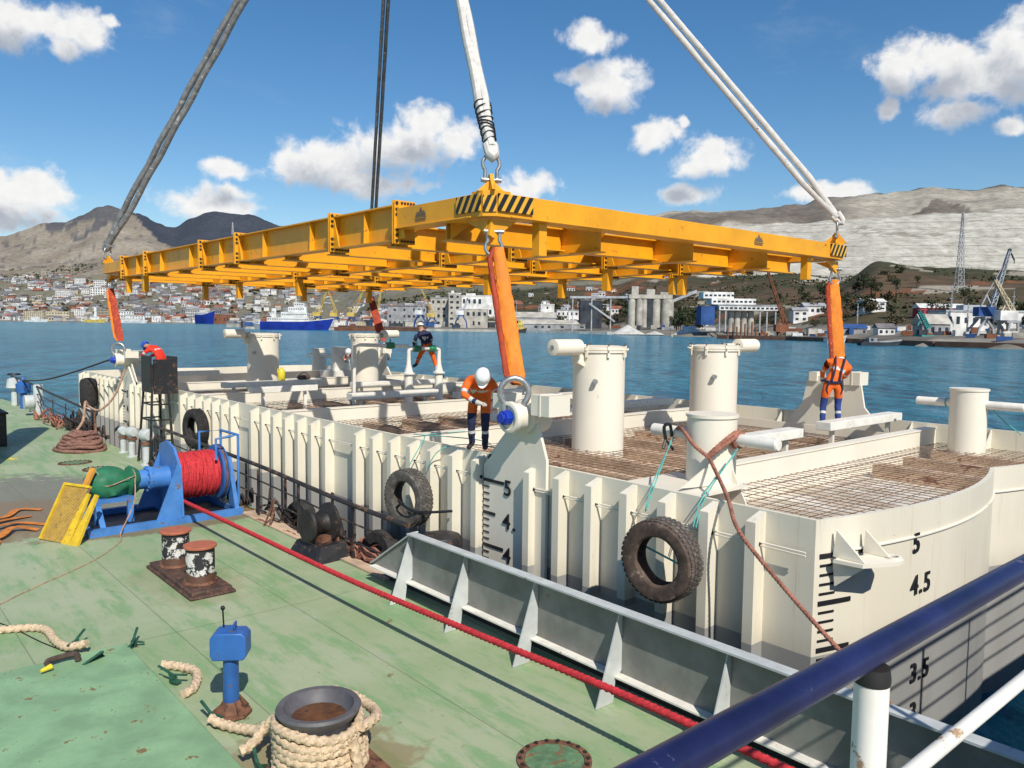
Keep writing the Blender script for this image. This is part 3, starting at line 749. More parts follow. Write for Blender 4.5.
for i, x in enumerate(XL):
    edge = i in (0, 4)
    if edge:
        box_beam((x, FY0 + C, zm), (x, SPL[0] - .02, zm), name='side_beam'); box_beam((x, SPL[5] + .02, zm), (x, FY1 - C, zm), name='side_beam')
    z0, z1 = (ZI0, ZI1) if edge else (6.86, 7.42)
    ya, yb = (SPL[0] + .02, SPL[5] - .02) if edge else (FY0 + .2, FY1 - .2)
    sg = MB(); sg.ibeam((x, ya, (z0 + z1) / 2), (x, yb, (z0 + z1) / 2), z1 - z0, .27)
    go = sg.build('girder', 'yellow_steel', fr)
    # web stiffeners, tapering slightly, both sides of the web
    for y in MID:
        for s in (-1, 1):
            st = MB(); st.prism([(x + s * .012, y, z0 + .03), (x + s * .128, y, z0 + .03), (x + s * .11, y, z1 - .03), (x + s * .012, y, z1 - .03)], (0, .018, 0)); st.build('web_stiffener', 'yellow_steel', go, smooth=0)
    for y in SPL:
        p = MB(); zt, zb = z1 + .06, z0 - .06
        for s in (-1, 1):
            p.prism([(x - .21, y + s * .02, zb), (x + .22, y + s * .02, zb), (x + .22, y + s * .02, zt), (x - .21, y + s * .02, zt)], (0, s * .022, 0))
        # wedge gussets in front of the plate
        p.prism([(x - .13, y - .044, zb + .08), (x - .13, y - .26, zb + .08), (x - .13, y - .05, z1 - .03)], (.018, 0, 0))
        for s in (-1, 1):
            f = y + s * .042
            for zz in (zt - .05, zt - .16, zt - .25, zb + .05, zb + .15, zb + .25):
                p.cyl((x - .165, f, zz), (x - .165, f + s * .018, zz), .03, 8, 1)
            for k in range(5):
                for zz in (zt - .045, zb + .045):
                    p.cyl((x - .06 + k * .062, f, zz), (x - .06 + k * .062, f + s * .018, zz), .022, 8, 1)
        p.build('splice_plate', ['yellow_steel', 'bolt_dark'], go)
# cross beams between the longitudinal girders
for y in (10.9, 12.6, 14.9, 17.0, 18.9, 20.5, 22.1, 24.0, 26.1, 28.5, 30.2):
    for i in range(4):
        xa, xb = XL[i] + .03, XL[i + 1] - .03
        b = MB(); b.ibeam((xa, y, 7.14), (xb, y, 7.14), .42, .28)
        b.prism([(xa, y - .141, 7.33), (xa + .55, y - .141, 7.33), (xa, y - .141, 6.95)], (0, .012, 0))
        b.build('cross_beam', 'yellow_steel', fr)
# diagonal struts in plan
for (a, b_) in (((8.1, 10.0), (10.5, 12.5)), ((13.2, 12.5), (10.7, 10.0)), ((13.4, 10.0), (15.9, 12.5)), ((18.5, 12.5), (16.1, 10.0)), ((8.1, 17.1), (10.5, 20.4)), ((13.4, 20.4), (15.9, 17.1))):
    MB().bar((a[0], a[1], 7.36), (b_[0], b_[1], 7.36), .2, .16).build('strut', 'yellow_steel', fr)
# stub legs below
stub = MB().bb(-.085, .085, -.085, .085, -.52, 0).bb(-.12, .12, -.12, .12, 0, .02).build('stub_leg', 'yellow_steel', fr)
stub.location = (8.95, 9.72, 7.2)
for x, y, z in ((17.35, 9.72, 7.2), (13.3, 12.2, 6.85), (16.0, 12.2, 6.85), (18.7, 14.6, 7.0), (16, 16.4, 6.85), (13.3, 16.4, 6.85), (7.9, 27.1, 7.0), (7.9, 28.9, 7.0), (10.6, 26.2, 6.85), (10.6, 29.3, 6.85),
                (10.6, 21.8, 6.85), (13.3, 27, 6.85), (16, 27, 6.85)):
    dup(stub, (x, y, z), parent=fr)
# corner blocks with lifting eyes above and below
def shackle(name_loc, rz, s, label, tilt=0, flip=False):
    t = thing('bow_shackle', label, 'shackle', name_loc, rz, 'bow shackles of the lifting gear')
    t.rotation_euler = (tilt, pi if flip else 0, rz); t.scale = (s, s, s)
    pts = []
    for i in range(25):
        a = -2.35 + 4.7 * i / 24 + pi / 2
        pts.append((.78 * math.cos(a) * 1.0, 0, 1.45 + .78 * math.sin(a)))
    pts = [(.56, 0, 0), (.56, 0, .45)] + pts[::1] + [(-.56, 0, .45), (-.56, 0, 0)]
    b = MB(); b.tube(spline(pts, .12), .17, 12)
    for sx in (-1, 1): b.cyl((sx * .42, 0, 0), (sx * .70, 0, 0), .25, 16)
    b.build('bow', 'galvanised', t)
    p = MB(); p.cyl((-.95, 0, 0), (.85, 0, 0), .19, 14); p.lathe((.76, 0, 0), [(.24, 0), (.24, .16)], 6, axis='X'); p.lathe((-.95, 0, 0), [(.22, 0), (.22, .12)], 14, axis='X')
    p.build('pin', 'galvanised', t)
    return t
APEX = V((13.3, 20.5, 23.25))
corners = [(FX0, FY0, 'near left'), (FX0, FY1, 'far left'), (FX1, FY0, 'right'), (FX1, FY1, 'far')]
stripe = {}
for (x, y, nm) in corners:
    sx = 1 if x < 13 else -1; sy = 1 if y < 20 else -1
    def Q(u, w, z): return (x + sx * u, y + sy * w, z)
    ch = .16
    b = MB()
    pl = [(-.17 + ch, -.17), (C, -.17), (C, .17), (.17, .17), (.17, C), (-.17, C), (-.17, -.17 + ch)]
    b.prism([Q(u, w, ZB - .02) for u, w in pl], (0, 0, ZT - ZB + .05))
    co = b.build('corner_block', 'yellow_steel', fr)
    h = MB()
    # eye plate above, turned to the sling
    ang = math.atan2(APEX.y - y, APEX.x - x); ca, sa = math.cos(ang), math.sin(ang)
    def E(r, z, o=0): return (x + ca * r - sa * o, y + sa * r + ca * o, z)
    h.prism([E(-.24, ZT + .03, -.03), E(.34, ZT + .03, -.03), E(.12, ZT + .20, -.03), E(.06, ZT + .29, -.03), E(-.04, ZT + .29, -.03), E(-.10, ZT + .20, -.03)], tuple(V(E(0, 0, .03)) - V(E(0, 0, -.03))))
    h.prism([E(-.02, ZT + .03, -.22), E(-.02, ZT + .03, .22), E(-.02, ZT + .22, .0)], (ca * .04, sa * .04, 0))
    h.build('lifting_eye', 'yellow_steel', co)
    g = MB()
    g.prism([Q(-.02, -.05, ZB - .05), Q(.5, -.05, ZB - .05), Q(.10, -.05, ZB - .30), Q(.02, -.05, ZB - .34), Q(-.06, -.05, ZB - .30)], (0, sy * .06, 0))
    g.prism([Q(-.05, -.0, ZB - .05), Q(-.05, .55, ZB - .05), Q(-.05, .06, ZB - .26)], (sx * .04, 0, 0))
    g.build('lower_eye', 'yellow_steel', co)
    if nm in ('near left', 'right'):
        hz = MB()
        ya = y - .172
        if nm == 'near left':
            hz.bb(x - .01, x + .70, ya - .036, ya - .004, ZB + .06, ZT - .02)
            hz.bb(x - .206, x - .174, y + .02, y + .62, ZB + .06, ZT - .02)
            d_ = V((-1, -1, 0)).normalized(); c0 = V((x - .088, y - .088, zm)) + d_ * .014
            hz.box(c0, (.21, .02, .25), 0, rz=-pi / 4)
        else:
            hz.bb(x - .62, x + .10, ya - .036, ya - .004, ZB + .05, ZT - .02)
        hz.build('hazard_panel', 'hazard_stripes', co, smooth=0)
# maker's emblem: a dark peaked badge with a line of lettering below
def emblem(M):
    e = MB()
    def T(pts, d=.004): e.prism([M @ V((u, 0, w)) for u, w in pts], tuple(M.to_3x3() @ V((0, -d, 0))))
    T([(-.16, -.03), (-.10, .05), (-.06, .02), (0, .12), (.07, .03), (.10, .06), (.16, -.03)])
    T([(-.17, -.05), (.17, -.05), (.17, -.062), (-.17, -.062)])
    for k in range(6): T([(-.15 + k * .052, -.075), (-.115 + k * .052, -.075), (-.115 + k * .052, -.11), (-.15 + k * .052, -.11)])
    e.build('emblem', 'emblem_grey', fr, smooth=0)
emblem(Matrix.Translation((15.05, FY0 - .176, zm + .0)))
emblem(Matrix.Translation((FX0 - .176, 11.35, zm)) @ Matrix.Rotation(-pi / 2, 4, 'Z'))

# slings above: two parallel parts each
def sling_pair(c, lab, m, r, gap, wrap, nm):
    p = V((c[0], c[1], ZT + .66)); d = (APEX - p).normalized(); side = d.cross(V((0, 0, 1))).normalized()
    side = side.cross(d).normalized() if nm in 'rl' else side
    s = thing('round_sling', lab, 'sling', p, 0, 'pale and dark slings above the frame')
    L = (APEX - p).length
    up = d.cross(side)
    for q in (-1, 1):
        b = MB(); pts = []; rr = []
        for i in range(160):
            u = L * i / 159 * .98
            g = gap * min(1, u / 1.2)
            pts.append(d * u + side * (q * g) + up * (.02 * math.sin(u * 3 + q)))
            rr.append(r * (1 + .05 * noise.noise(V((u * 2.2, q, 0))) + .04 * noise.noise(V((u * 9, q, 2)))))
        b.tube(pts, rr, 10, flat=.8); b.build('sling_leg', m, s)
    if wrap:
        b = MB()
        for i in range(9):
            u = .18 + i * .11; b.tube([d * u + side * ((gap * min(1, u / 1.2) + r * 1.0) * math.cos(a)) + up * (r * 1.0 * math.sin(a)) + d * (.05 * math.cos(a * 1.0 + i)) for a in [2 * pi * k / 14 for k in range(14)]], .013, 6, closed=True)
        b.build('whipping', wrap, s)
    e = MB(); e.tube(spline([d * .1 - side * gap * .8, -d * .12 - side * gap * .5, -d * .17, -d * .12 + side * gap * .5, d * .1 + side * gap * .8], .04), r * .9, 10); e.build('eye', m, s)
sling_pair((FX0, FY0), 'wide white sheathed sling rising from the near corner of the yellow frame', 'sling_white', .098, .045, 'wire_black', 'n')
sling_pair((FX1, FY0), 'pair of pale grey slings rising from the right corner of the yellow frame', 'sling_white', .075, .095, None, 'r')
sling_pair((FX0, FY1), 'dark grey slings rising from the far left corner of the yellow frame', 'sling_shaded', .11, .135, None, 'l')
sling_pair((FX1, FY1), 'dark slings rising from the hidden far corner of the yellow frame', 'sling_shaded', .085, .085, None, 'f')
for (x, y, nm) in corners:
    a = math.atan2(APEX.y - y, APEX.x - x)
    shackle((x, y, ZT + .20), a + pi / 2, .17, {'near left': 'silver shackle joining the white sling to the near corner of the yellow frame', 'far left': 'shackle at the top of the far left corner of the yellow frame', 'right': 'shackle under the pale slings at the right corner of the yellow frame', 'far': 'shackle on top of the hidden far corner of the yellow frame'}[nm])
    shackle((x + (.05 if x < 13 else -.05), y - (.02 if y < 20 else -.02), ZB - .24), -.6, .165, {'near left': 'silver shackle under the near corner of the frame holding the orange sling', 'far left': 'shackle under the far left corner of the frame', 'right': 'shackle under the right corner of the frame by the limestone cliff', 'far': 'shackle under the hidden far corner of the frame'}[nm], flip=True)
# orange sleeved slings below
def drop_sling(top, bot, w, lab, m1, m2, off):
    s = thing('sleeved_sling', lab, 'sling', top, 0, 'orange slings between frame and barge')
    d = V(bot) - V(top); L = d.length
    for k, (mm, o, ww) in enumerate(((m1, 0, w), (m2, off, w * .42))):
        b = MB(); rings = []
        N = 90
        for i in range(N + 1):
            u = i / N; c = d * u
            o2 = o * min(1, u * 7 + .35) * min(1, (1 - u) * 9 + .4)
            hw = ww / 2 * (.80 + .20 * min(1, u * 2.2)) * (1 - .25 * max(0, (u - .95) / .05)) * (1 + .05 * noise.noise(V((u * 14, k * 9, w))))
            th = .036
            ring = []
            for j in range(24):
                a = 2 * pi * j / 24
                # slings lie edge on to the east, turned to face down the barge
                q = V((math.cos(a) * hw * .80, -math.cos(a) * hw * .60, 0)) + V((.6, .8, 0)) * (math.sin(a) * th)
                wr = noise.noise(V((u * 9 + k * 5, math.cos(a) * 3.2, math.sin(a) * 3.2 + w * 3))) * .034 + noise.noise(V((u * 40, math.cos(a) * 1.5, w))) * .010
                ring.append(c + q * (1 + wr / .1 * .6) + V((-o2 * .76, o2 * .65, 0)) + V((.0, .0, 0)))
            rings.append(ring)
        b.ring(rings); b.build('sleeve', mm, s, smooth=60)
    return s
drop_sling((7.93, 9.55, 6.74), (7.84, 8.93, 4.66), .225, 'bright orange sleeved sling from the near frame corner to the white lug', 'sling_orange', 'sling_red', .155)
drop_sling((7.93, 31.3, 6.7), (7.75, 29.6, 4.85), .30, 'dark orange sleeved sling at the far left corner against the sea', 'sling_red', 'sling_orange', .12)
drop_sling((18.65, 9.7, 6.74), (18.6, 9.45, 4.7), .29, 'orange sleeved sling at the right corner above the leaning worker', 'sling_orange', 'sling_red', .17)
drop_sling((18.65, 31.3, 6.74), (18.4, 29.9, 4.8), .34, 'dark red sleeved sling hanging in the middle behind a white tower', 'sling_red', 'sling_red', .1)
for (x, y, sx, sy), lab in zip(TR, ('big silver shackle round the blue capped pin beside the bending worker', 'silver shackle on the far left barge lug', 'shackle on the right barge lug behind the leaning worker', 'shackle on the hidden far barge lug')):
    shackle((x + sx * .26, y, 4.17), -.6 if sx < 0 else .5, .27, lab)

# ================================================================== TUG DECK AND ITS GEAR
DZ = 1.4
k = MB()
dk = [(-9, 1.2), (7.15, 1.2), (7.22, 30), (7.35, 44), (6.9, 50), (5.5, 53), (-7, 53), (-9, 46)]
k.ring([[(x, y, -1.0) for x, y in dk], [(x, y, DZ) for x, y in dk]], caps=False); k.add([(x, y, DZ) for x, y in dk], [list(range(8))])
tag(k.build('tug_deck', 'deck_green', smooth=0), None, None, kind='structure')

# bulwark with cap rail and stays
bw = thing('bulwark', 'grey steel bulwark with wedge shaped stays along the green deck edge', 'bulwark', (0, 0, 0))
yb0, yb1 = 1.3, 9.85
MB().bb(6.60, 6.615, yb0, yb1, 1.70, 2.42).prism([(6.60, yb1, 1.70), (6.60, yb1 + 1.15, 1.70), (6.60, yb1, 2.42)], (.015, 0, 0)).build('plate', 'grey_paint', bw)
k = MB(); k.bar((6.545, yb0, 2.435), (6.545, yb1, 2.435), .15, .022); k.bar((6.62, yb1, 2.44), (6.62, yb1 + 1.2, 1.70), .12, .02); k.build('cap_rail', 'pale_grey', bw)
k = MB(); k.bar((6.55, yb0, 1.69), (6.55, yb1 + 1.1, 1.69), .14, .02); k.build('ledge', 'white_paint', bw)
k = MB(); k.bb(6.85, 6.865, yb0, yb1 + 1.2, 1.4, 1.72); k.build('waterway_plate', 'rusty_black', bw)
stay = None
for y in (2.9, 4.32, 5.72, 7.10, 8.51, 9.88):
    if stay is None:
        stay = MB().prism([(6.598, 0, 2.42), (6.555, 0, 2.42), (6.20, 0, 1.405), (6.47, 0, 1.405), (6.50, 0, 1.66), (6.598, 0, 1.74)], (0, .016, 0)).build('stay', 'pale_grey', bw)
        stay.location = (0, y, 0)
    else: dup(stay, (0, y, 0), parent=bw)

# railings
def railing(pts, posts, label, h=1.0, mids=(.36, .68), ends=True, m='rail_black', group=None, w=.044):
    t = thing('deck_railing', label, 'railing', (0, 0, 0), 0, group)
    top = [V((p[0], p[1], p[2] + h)) for p in pts]
    MB().tube(spline(top, .4), w, 8).build('top_rail', m, t)
    for q in mids: MB().tube(spline([V((p[0], p[1], p[2] + h * q)) for p in pts], .4), .019, 6).build('mid_rail', m, t)
    for (x, y, z) in posts:
        p = MB(); p.bar((x, y, z), (x, y, z + h), .08, .025); p.bb(x - .05, x + .05, y - .05, y + .05, z, z + .012); p.build('post', m, t)
    return t
rt = railing([(6.93, 10.5, 1.36), (6.93, 12.5, 1.38), (6.95, 14.5, 1.44), (6.95, 16.1, 1.5), (6.96, 18, 1.53), (6.98, 22, 1.6), (6.98, 23.4, 1.6)],
        [(6.93, 12.25, 1.4), (6.95, 14.4, 1.4), (6.95, 16.3, 1.4), (6.96, 18.4, 1.4), (6.97, 20.5, 1.4), (6.98, 22.6, 1.4), (6.98, 23.3, 1.4), (7.1, 13.3, 1.4), (7.1, 15.3, 1.4), (7.1, 17.3, 1.4), (7.1, 19.4, 1.4)],
        'rusty black deck railing running from the bulwark end past the winch')
k = MB(); k.bar((6.7, 15.45, 1.4), (6.95, 15.45, 1.95), .05, .02); k.bar((6.75, 15.3, 1.4), (6.95, 15.5, 1.75), .05, .02)
k.build('raking_stay', 'rust', rt)
railing([(6.83, 29.4, 1.45), (6.85, 33, 1.55), (6.9, 37, 1.62), (7.0, 41, 1.7), (7.05, 46, 1.75)], [(6.85, 31.5, 1.4), (6.86, 33.6, 1.4), (6.9, 36, 1.4), (6.95, 38.6, 1.4), (7, 41.3, 1.4), (7.05, 44.6, 1.4), (6.6, 47.5, 1.4), (6.3, 49, 1.4)],
        'rusty black railing at the far end of the green deck beyond the coiled rope')
k = MB(); k.bar((6.83, 29.3, 1.4), (6.83, 29.3, 2.5), .09, .04); k.bar((6.7, 28.5, 1.4), (6.83, 29.2, 2.1), .06, .03)
tag(k.build('end_post', 'rust'), 'rusty brown end post of the far railing beside the rope coil', 'post')
railing([(4.0, 50.6, 1.45), (0, 51.5, 1.5), (-5, 51.8, 1.5)], [(4, 50.6, 1.4), (2, 51, 1.4), (0, 51.5, 1.4), (-2.5, 51.6, 1.4)], 'low railing across the far end of the green deck')
# clutter along the ship's side: old ropes, tyres and planks
def rope_heap(x0, x1, y0, y1, z, nn, m, name, lab, r=.03, seed=1, amp=.12):
    rnd = random.Random(seed); b = MB()
    for i in range(nn):
        p = []; x, y = rnd.uniform(x0, x1), rnd.uniform(y0, y1); a = rnd.uniform(0, 6)
        for j in range(9):
            p.append((min(max(x, x0), x1), min(max(y, y0), y1), z + abs(rnd.gauss(0, amp)))); a += rnd.uniform(-.9, .9)
            x += math.cos(a) * .16; y += math.sin(a) * .32
        b.tube(spline(p, .08), r * rnd.uniform(.7, 1.2), 6)
    return tag(b.build(name, m), lab, 'rope heap')
rope_heap(6.98, 7.3, 10.6, 12.6, 1.45, 16, 'rope_brown', 'old_rope', 'rust brown old ropes heaped behind the railing near the bulwark end', seed=3)
rope_heap(7.0, 7.3, 13.2, 16.5, 1.42, 13, 'rope_dark', 'old_net', 'dark tangled net heaped behind the railing in front of the ribs', seed=5, amp=.14)
rope_heap(7.0, 7.3, 17.5, 24, 1.42, 14, 'rope_dark', 'old_hawser', 'dark old hawsers heaped outside the railing behind the winch', .04, seed=6, amp=.14)
rope_heap(6.9, 7.3, 29.5, 34, 1.45, 22, 'rope_dark', 'tangled_line', 'dark tangled lines along the rail beside the coil of rope', .04, seed=8, amp=.26)
rope_heap(6.6, 7.1, 34, 38, 1.45, 16, 'rope_brown', 'frayed_rope', 'brown frayed ropes lying by the white posts at the far rail', .04, seed=9, amp=.18)
for y, lab in ((12.0, 'half hidden black tyre lying outside the railing nearest the bulwark'), (14.0, 'black tyre slung outside the railing behind the fairlead drum'), (15.1, 'black tyre slung outside the railing left of the fairlead drum')):
    o = MB(); N = 30
    o.ring([[(q, r * math.cos(2 * pi * j / N), r * math.sin(2 * pi * j / N)) for j in range(N)] for r, q in ((.25, -.1), (.42, -.13), (.47, -.06), (.47, .06), (.42, .13), (.25, .1))], caps=False, closed=True)
    o = o.build('rubber_bumper', 'rubber'); o.location = (7.32, y, 1.45); o.rotation_euler = (0, .15, .1); tag(o, lab, 'tyre')
MB_ = MB(); MB_.bb(6.75, 7.12, 10.9, 16.8, 1.404, 1.43); tag(MB_.build('side_plank', 'wood_brown'), 'rust stained plank lying along the deck edge under the railing', 'plank')

# fairlead drum on a black pedestal
f = thing('rope_drum', 'black warping drum on a sloping black pedestal beside the railing', 'warping drum', (6.62, 12.85, DZ), .1); f.scale = (.82, .8, .88)
k = MB(); k.ring([[(-.45, -.62, 0), (.42, -.62, 0), (.42, .62, 0), (-.45, .62, 0)], [(-.28, -.45, .30), (.42, -.5, .30), (.42, .5, .30), (-.28, .5, .30)]]); k.build('pedestal', 'black_paint', f)
k = MB(); k.lathe((0, 0, .66), [(.08, -.36), (.33, -.36), (.34, -.30), (.25, -.24), (.16, -.05), (.16, .05), (.2, .12), (.40, .18), (.40, .26), (.1, .26)], 28, axis='X'); k.build('drum', 'rusty_black', f)
k = MB(); k.prism([(.24, -.3, .3), (.24, .3, .3), (.24, .14, .95), (.24, -.14, .95)], (.05, 0, 0)); k.bb(-.1, .15, -.2, .2, .3, .42); k.build('cheek', 'rust', f)

# tow winch
w = thing('rope_winch', 'blue deck winch carrying a drum of red rope under a green motor cover', 'winch', (0, 0, 0))
k = MB(); k.bar((3.7, 16.62, 1.47), (6.78, 16.75, 1.47), .12, .14); k.bar((3.75, 18.35, 1.47), (6.78, 18.45, 1.47), .12, .14)
for x in (3.76, 5.5, 6.70): k.bar((x, 16.7, 1.47), (x, 18.35, 1.47), .12, .135)
k.build('base_frame', 'light_blue_paint', w)
k = MB(); k.bb(3.8, 6.72, 16.72, 18.3, 1.405, 1.425); k.build('drip_tray', 'wire_black', w)
zc_, yc_ = 2.26, 17.45
k = MB()
k.prism([(5.46, 16.62, 1.54), (5.46, 18.4, 1.54), (5.46, 18.35, 2.1), (5.46, 17.95, 2.92), (5.46, 17.55, 3.02), (5.46, 17.1, 2.92), (5.46, 16.75, 2.55)], (.05, 0, 0))
k.prism([(5.46, 16.66, 1.54), (4.98, 16.66, 1.54), (5.46, 16.72, 2.72)], (0, .03, 0))
k.prism([(5.46, 18.0, 1.54), (4.98, 18.0, 1.54), (5.46, 18.0, 2.72)], (0, .03, 0))
k.build('side_stand', 'light_blue_paint', w)
k = MB(); k.lathe((0, yc_, zc_), [(.02, 5.50), (.26, 5.505), (.26, 6.42), (.02, 6.425)], 24, axis='X'); k.build('barrel', 'blue_paint', w)
rp = MB(); xs = 5.30; 
pts = []
for lay, R, turns in ((0, .425, 24), (1, .455, 19), (2, .47, 9), (3, .475, 7)):
    for i in range(turns * 24):
        a = 2 * pi * i / 24; fx = (i / (turns * 24)); fx = fx if lay % 2 == 0 else 1 - fx
        j = noise.noise(V((i * .31, lay, 1.3))); j2 = noise.noise(V((i * .23, lay, 7.3)))
        pts.append((5.56 + fx * .84 + .035 * j2, yc_ + (R + .022 * j) * math.cos(a), zc_ + (R + .022 * j) * math.sin(a)))
rp.tube(pts, .030, 6, twist=(3, .2, 90)); rp.lathe((0, yc_, zc_), [(.1, 5.515), (.415, 5.518), (.415, 6.42), (.1, 6.422)], 30, axis='X')
for i in range(0):
    a0 = i * .7; p = [(5.36 + 1.1 * t_ / 12, yc_ + .505 * math.cos(a0 + t_ * .12), zc_ + .505 * math.sin(a0 + t_ * .12)) for t_ in range(13)]
    rp.tube(spline(p, .06), .036, 6, twist=(3, .16, 50))
rp.build('wound_rope', 'rope_red', w)
k = MB(); k.lathe((0, yc_, zc_), [(.3, 6.43), (.58, 6.435), (.60, 6.45), (.60, 6.48), (.565, 6.485), (.565, 6.54), (.60, 6.545), (.60, 6.57), (.58, 6.58), (.2, 6.585)], 44, axis='X'); k.build('brake_flange', 'blue_paint', w)
k = MB(); k.lathe((0, yc_, zc_), [(.568, 6.49), (.578, 6.492), (.578, 6.535), (.568, 6.537)], 44, axis='X'); k.build('brake_band', 'rust', w)
k = MB(); k.prism([(6.62, 16.75, 1.54), (6.62, 17.05, 1.54), (6.62, 17.35, 2.6), (6.62, 17.15, 2.6)], (.09, 0, 0)); k.prism([(6.62, 17.9, 1.54), (6.62, 18.25, 1.54), (6.62, 17.75, 2.6), (6.62, 17.5, 2.6)], (.09, 0, 0)); k.cyl((6.55, yc_, zc_), (6.8, yc_, zc_), .16, 18); k.bb(6.60, 6.72, 17.1, 17.8, 2.15, 2.3)
k.build('bearing_stand', 'light_blue_paint', w)
k = MB(); k.tube([(6.3, 16.95, 2.6), (6.3, 16.95, 3.05), (6.6, 16.95, 3.08), (6.78, 16.95, 3.10), (6.78, 16.95, 1.6)], .03, 8); k.tube([(6.3, 17.95, 2.6), (6.3, 17.95, 3.1), (6.78, 17.95, 3.1), (6.78, 17.95, 1.6)], .03, 8); k.tube([(6.78, 16.95, 3.1), (6.78, 17.95, 3.1)], .03, 8)
k.build('guard_hoop', 'light_blue_paint', w)
k = MB(); k.lathe((0, yc_, zc_), [(.05, 4.75), (.20, 4.755), (.20, 5.02), (.27, 5.025), (.27, 5.08), (.24, 5.085), (.24, 5.455), (.05, 5.458)], 26, axis='X')
for a in range(10): k.cyl((5.0, yc_ + .235 * math.cos(a * .628), zc_ + .235 * math.sin(a * .628)), (5.11, yc_ + .235 * math.cos(a * .628), zc_ + .235 * math.sin(a * .628)), .022, 6)
k.build('gearbox', 'light_blue_paint', w)
k = MB(); k.bb(3.95, 4.7, 17.1, 17.7, 1.92, 2.0); k.bar((4.0, 16.7, 1.5), (4.0, 17.15, 1.96), .1, .05); k.bb(3.95, 4.06, 17.05, 17.15, 1.5, 1.95); k.bb(4.55, 4.66, 17.05, 17.15, 1.5, 1.95); k.bb(3.95, 4.06, 17.6, 17.7, 1.5, 1.95)
k.build('motor_bracket', 'light_blue_paint', w)
# wrinkled tarpaulin over the motor
tp = MB(); rings = []
for i in range(22):
    u = i / 21; x = 3.86 + u * 1.0
    r = .17 + .18 * math.sin(min(1, u * 1.25) * pi) ** .7 if u < .8 else .35 * (1 - (u - .8) * 2.2)
    r = max(r, .15)
    ring = []
    for j in range(22):
        a = 2 * pi * j / 22
        nz = noise.noise(V((x * 4.2, math.cos(a) * 1.7, math.sin(a) * 1.7))) * .10 + .03 * math.sin(a * 5 + x * 9)
        q = r * (1 + nz * 1.9)
        ring.append((x, yc_ - .02 + q * math.cos(a) * .95, zc_ + .0 + q * math.sin(a)))
    rings.append(ring)
tp.ring(rings); tp.build('motor_cover', 'tarp_green', w, smooth=50)
k = MB()
for x, r in ((4.06, .30), (4.72, .30)):
    k.tube([(x + .02 * math.sin(3 * a), yc_ + r * math.cos(a), zc_ + r * math.sin(a)) for a in [2 * pi * q / 20 for q in range(20)]], .011, 5, closed=True)
k.tube(spline([(4.06, yc_ - .3, zc_ + .1), (4.2, yc_ - .34, zc_), (4.72, yc_ - .3, zc_ + .15)], .05), .011, 5)
k.tube(spline([(4.72, yc_ - .3, zc_ + .1), (4.62, yc_ - .55, zc_ - .35), (4.25, yc_ - 1.0, zc_ - .8), (4.1, yc_ - 1.5, zc_ - .85), (3.4, yc_ - 2.5, zc_ - .852), (2.2, yc_ - 3.6, zc_ - .852), (1.0, 12.6, 1.408)], .08), .011, 5)
k.build('lashing_cord', 'rope_tan', w)
# red tow rope led off the drum
r = MB(); rope(r, [(5.58, 17.3, 1.80), (5.57, 16.2, 1.83), (5.56, 13, 1.87), (5.57, 10, 1.90), (5.60, 7.25, 1.98), (5.66, 4.82, 2.05), (5.7, 3.3, 2.04), (5.75, 1.4, 2.0)], .036, n=12)
tag(r.build('tow_rope', 'rope_red'), 'taut red rope stretched from the winch along the green deck', 'rope')

# yellow ribbed board with a plank and a second board
bd = thing('ribbed_board', 'yellow ribbed board with brown grooves leaning against the winch frame', 'board', (0, 0, 0))
o = V((2.98, 17.05, 1.42)); ux = V((.42, -.91, 0)); uy = V((.46, .32, .83)).normalized(); un = ux.cross(uy).normalized()
def BP(a, b, c=0): return o + ux * a + uy * b + un * c
def brd(mb, a0, a1, b0, b1, c0, c1, m=0):
    mb.prism([BP(a0, b0, c0), BP(a1, b0, c0), BP(a1, b1, c0), BP(a0, b1, c0)], tuple(un * (c1 - c0)), m)
k = MB(); brd(k, 0, .72, 0, 1.12, -.04, -.012); k.build('back', 'board_brown', bd)
k = MB()
for i in range(17): brd(k, .07 + i * .036, .078 + i * .036, 0.0, 1.10, -.012, -.004)
k.build('ribs', 'board_yellow', bd, smooth=0)
k = MB(); brd(k, 0, .05, 0, 1.14, -.012, .03); brd(k, 0, .72, 1.10, 1.15, -.04, .02); k.build('edge_strip', 'board_yellow', bd)
for dx, lab, m in ((.70, 'yellow plank standing on edge just right of the ribbed board', 'board_yellow'), (.92, 'second yellow plank leaning nearest the winch frame', 'board_yellow')):
    k = MB(); k.prism([BP(dx - .12, -.04, -.06), BP(dx + .10, -.04, -.06), BP(dx + .06, 1.0, -.06), BP(dx - .02, 1.0, -.06)], tuple(un * .05)); tag(k.build('yellow_plank', m), lab, 'plank')
k = MB(); k.prism([BP(.34, .4, -.16), BP(.46, .4, -.16), BP(.48, 1.55, -.16), BP(.36, 1.55, -.16)], tuple(un * .06)); tag(k.build('orange_plank', 'plank_orange'), 'short orange plank sticking up behind the ribbed board', 'plank')

# twin mooring bollard
t = thing('twin_bollard', 'pair of flaking white mooring posts with rust red lids on one base', 'bollard', (4.33, 12.9, DZ), 0)
k = MB(); k.bb(-.30, .32, -1.0, 1.05, .004, .11); k.bb(-.34, .36, -1.04, 1.09, .0, .05); k.build('base', 'rust_dark', t, bevel=.02)
for y in (-.52, .62):
    p = MB(); p.lathe((0, y, 0), [(.235, .11), (.215, .16), (.215, .66), (.1, .66)], 28); po = p.build('post', 'flaking_white', t)
    q = MB(); q.lathe((0, y, 0), [(.1, .662), (.245, .664), (.25, .69), (.245, .70), (.02, .705)], 30); q.build('lid', 'rust_cap', po)
    q = MB(); q.lathe((0, y, 0), [(.25, .112), (.26, .115), (.245, .15), (.217, .15)], 28); q.build('foot_ring', 'rust', po)

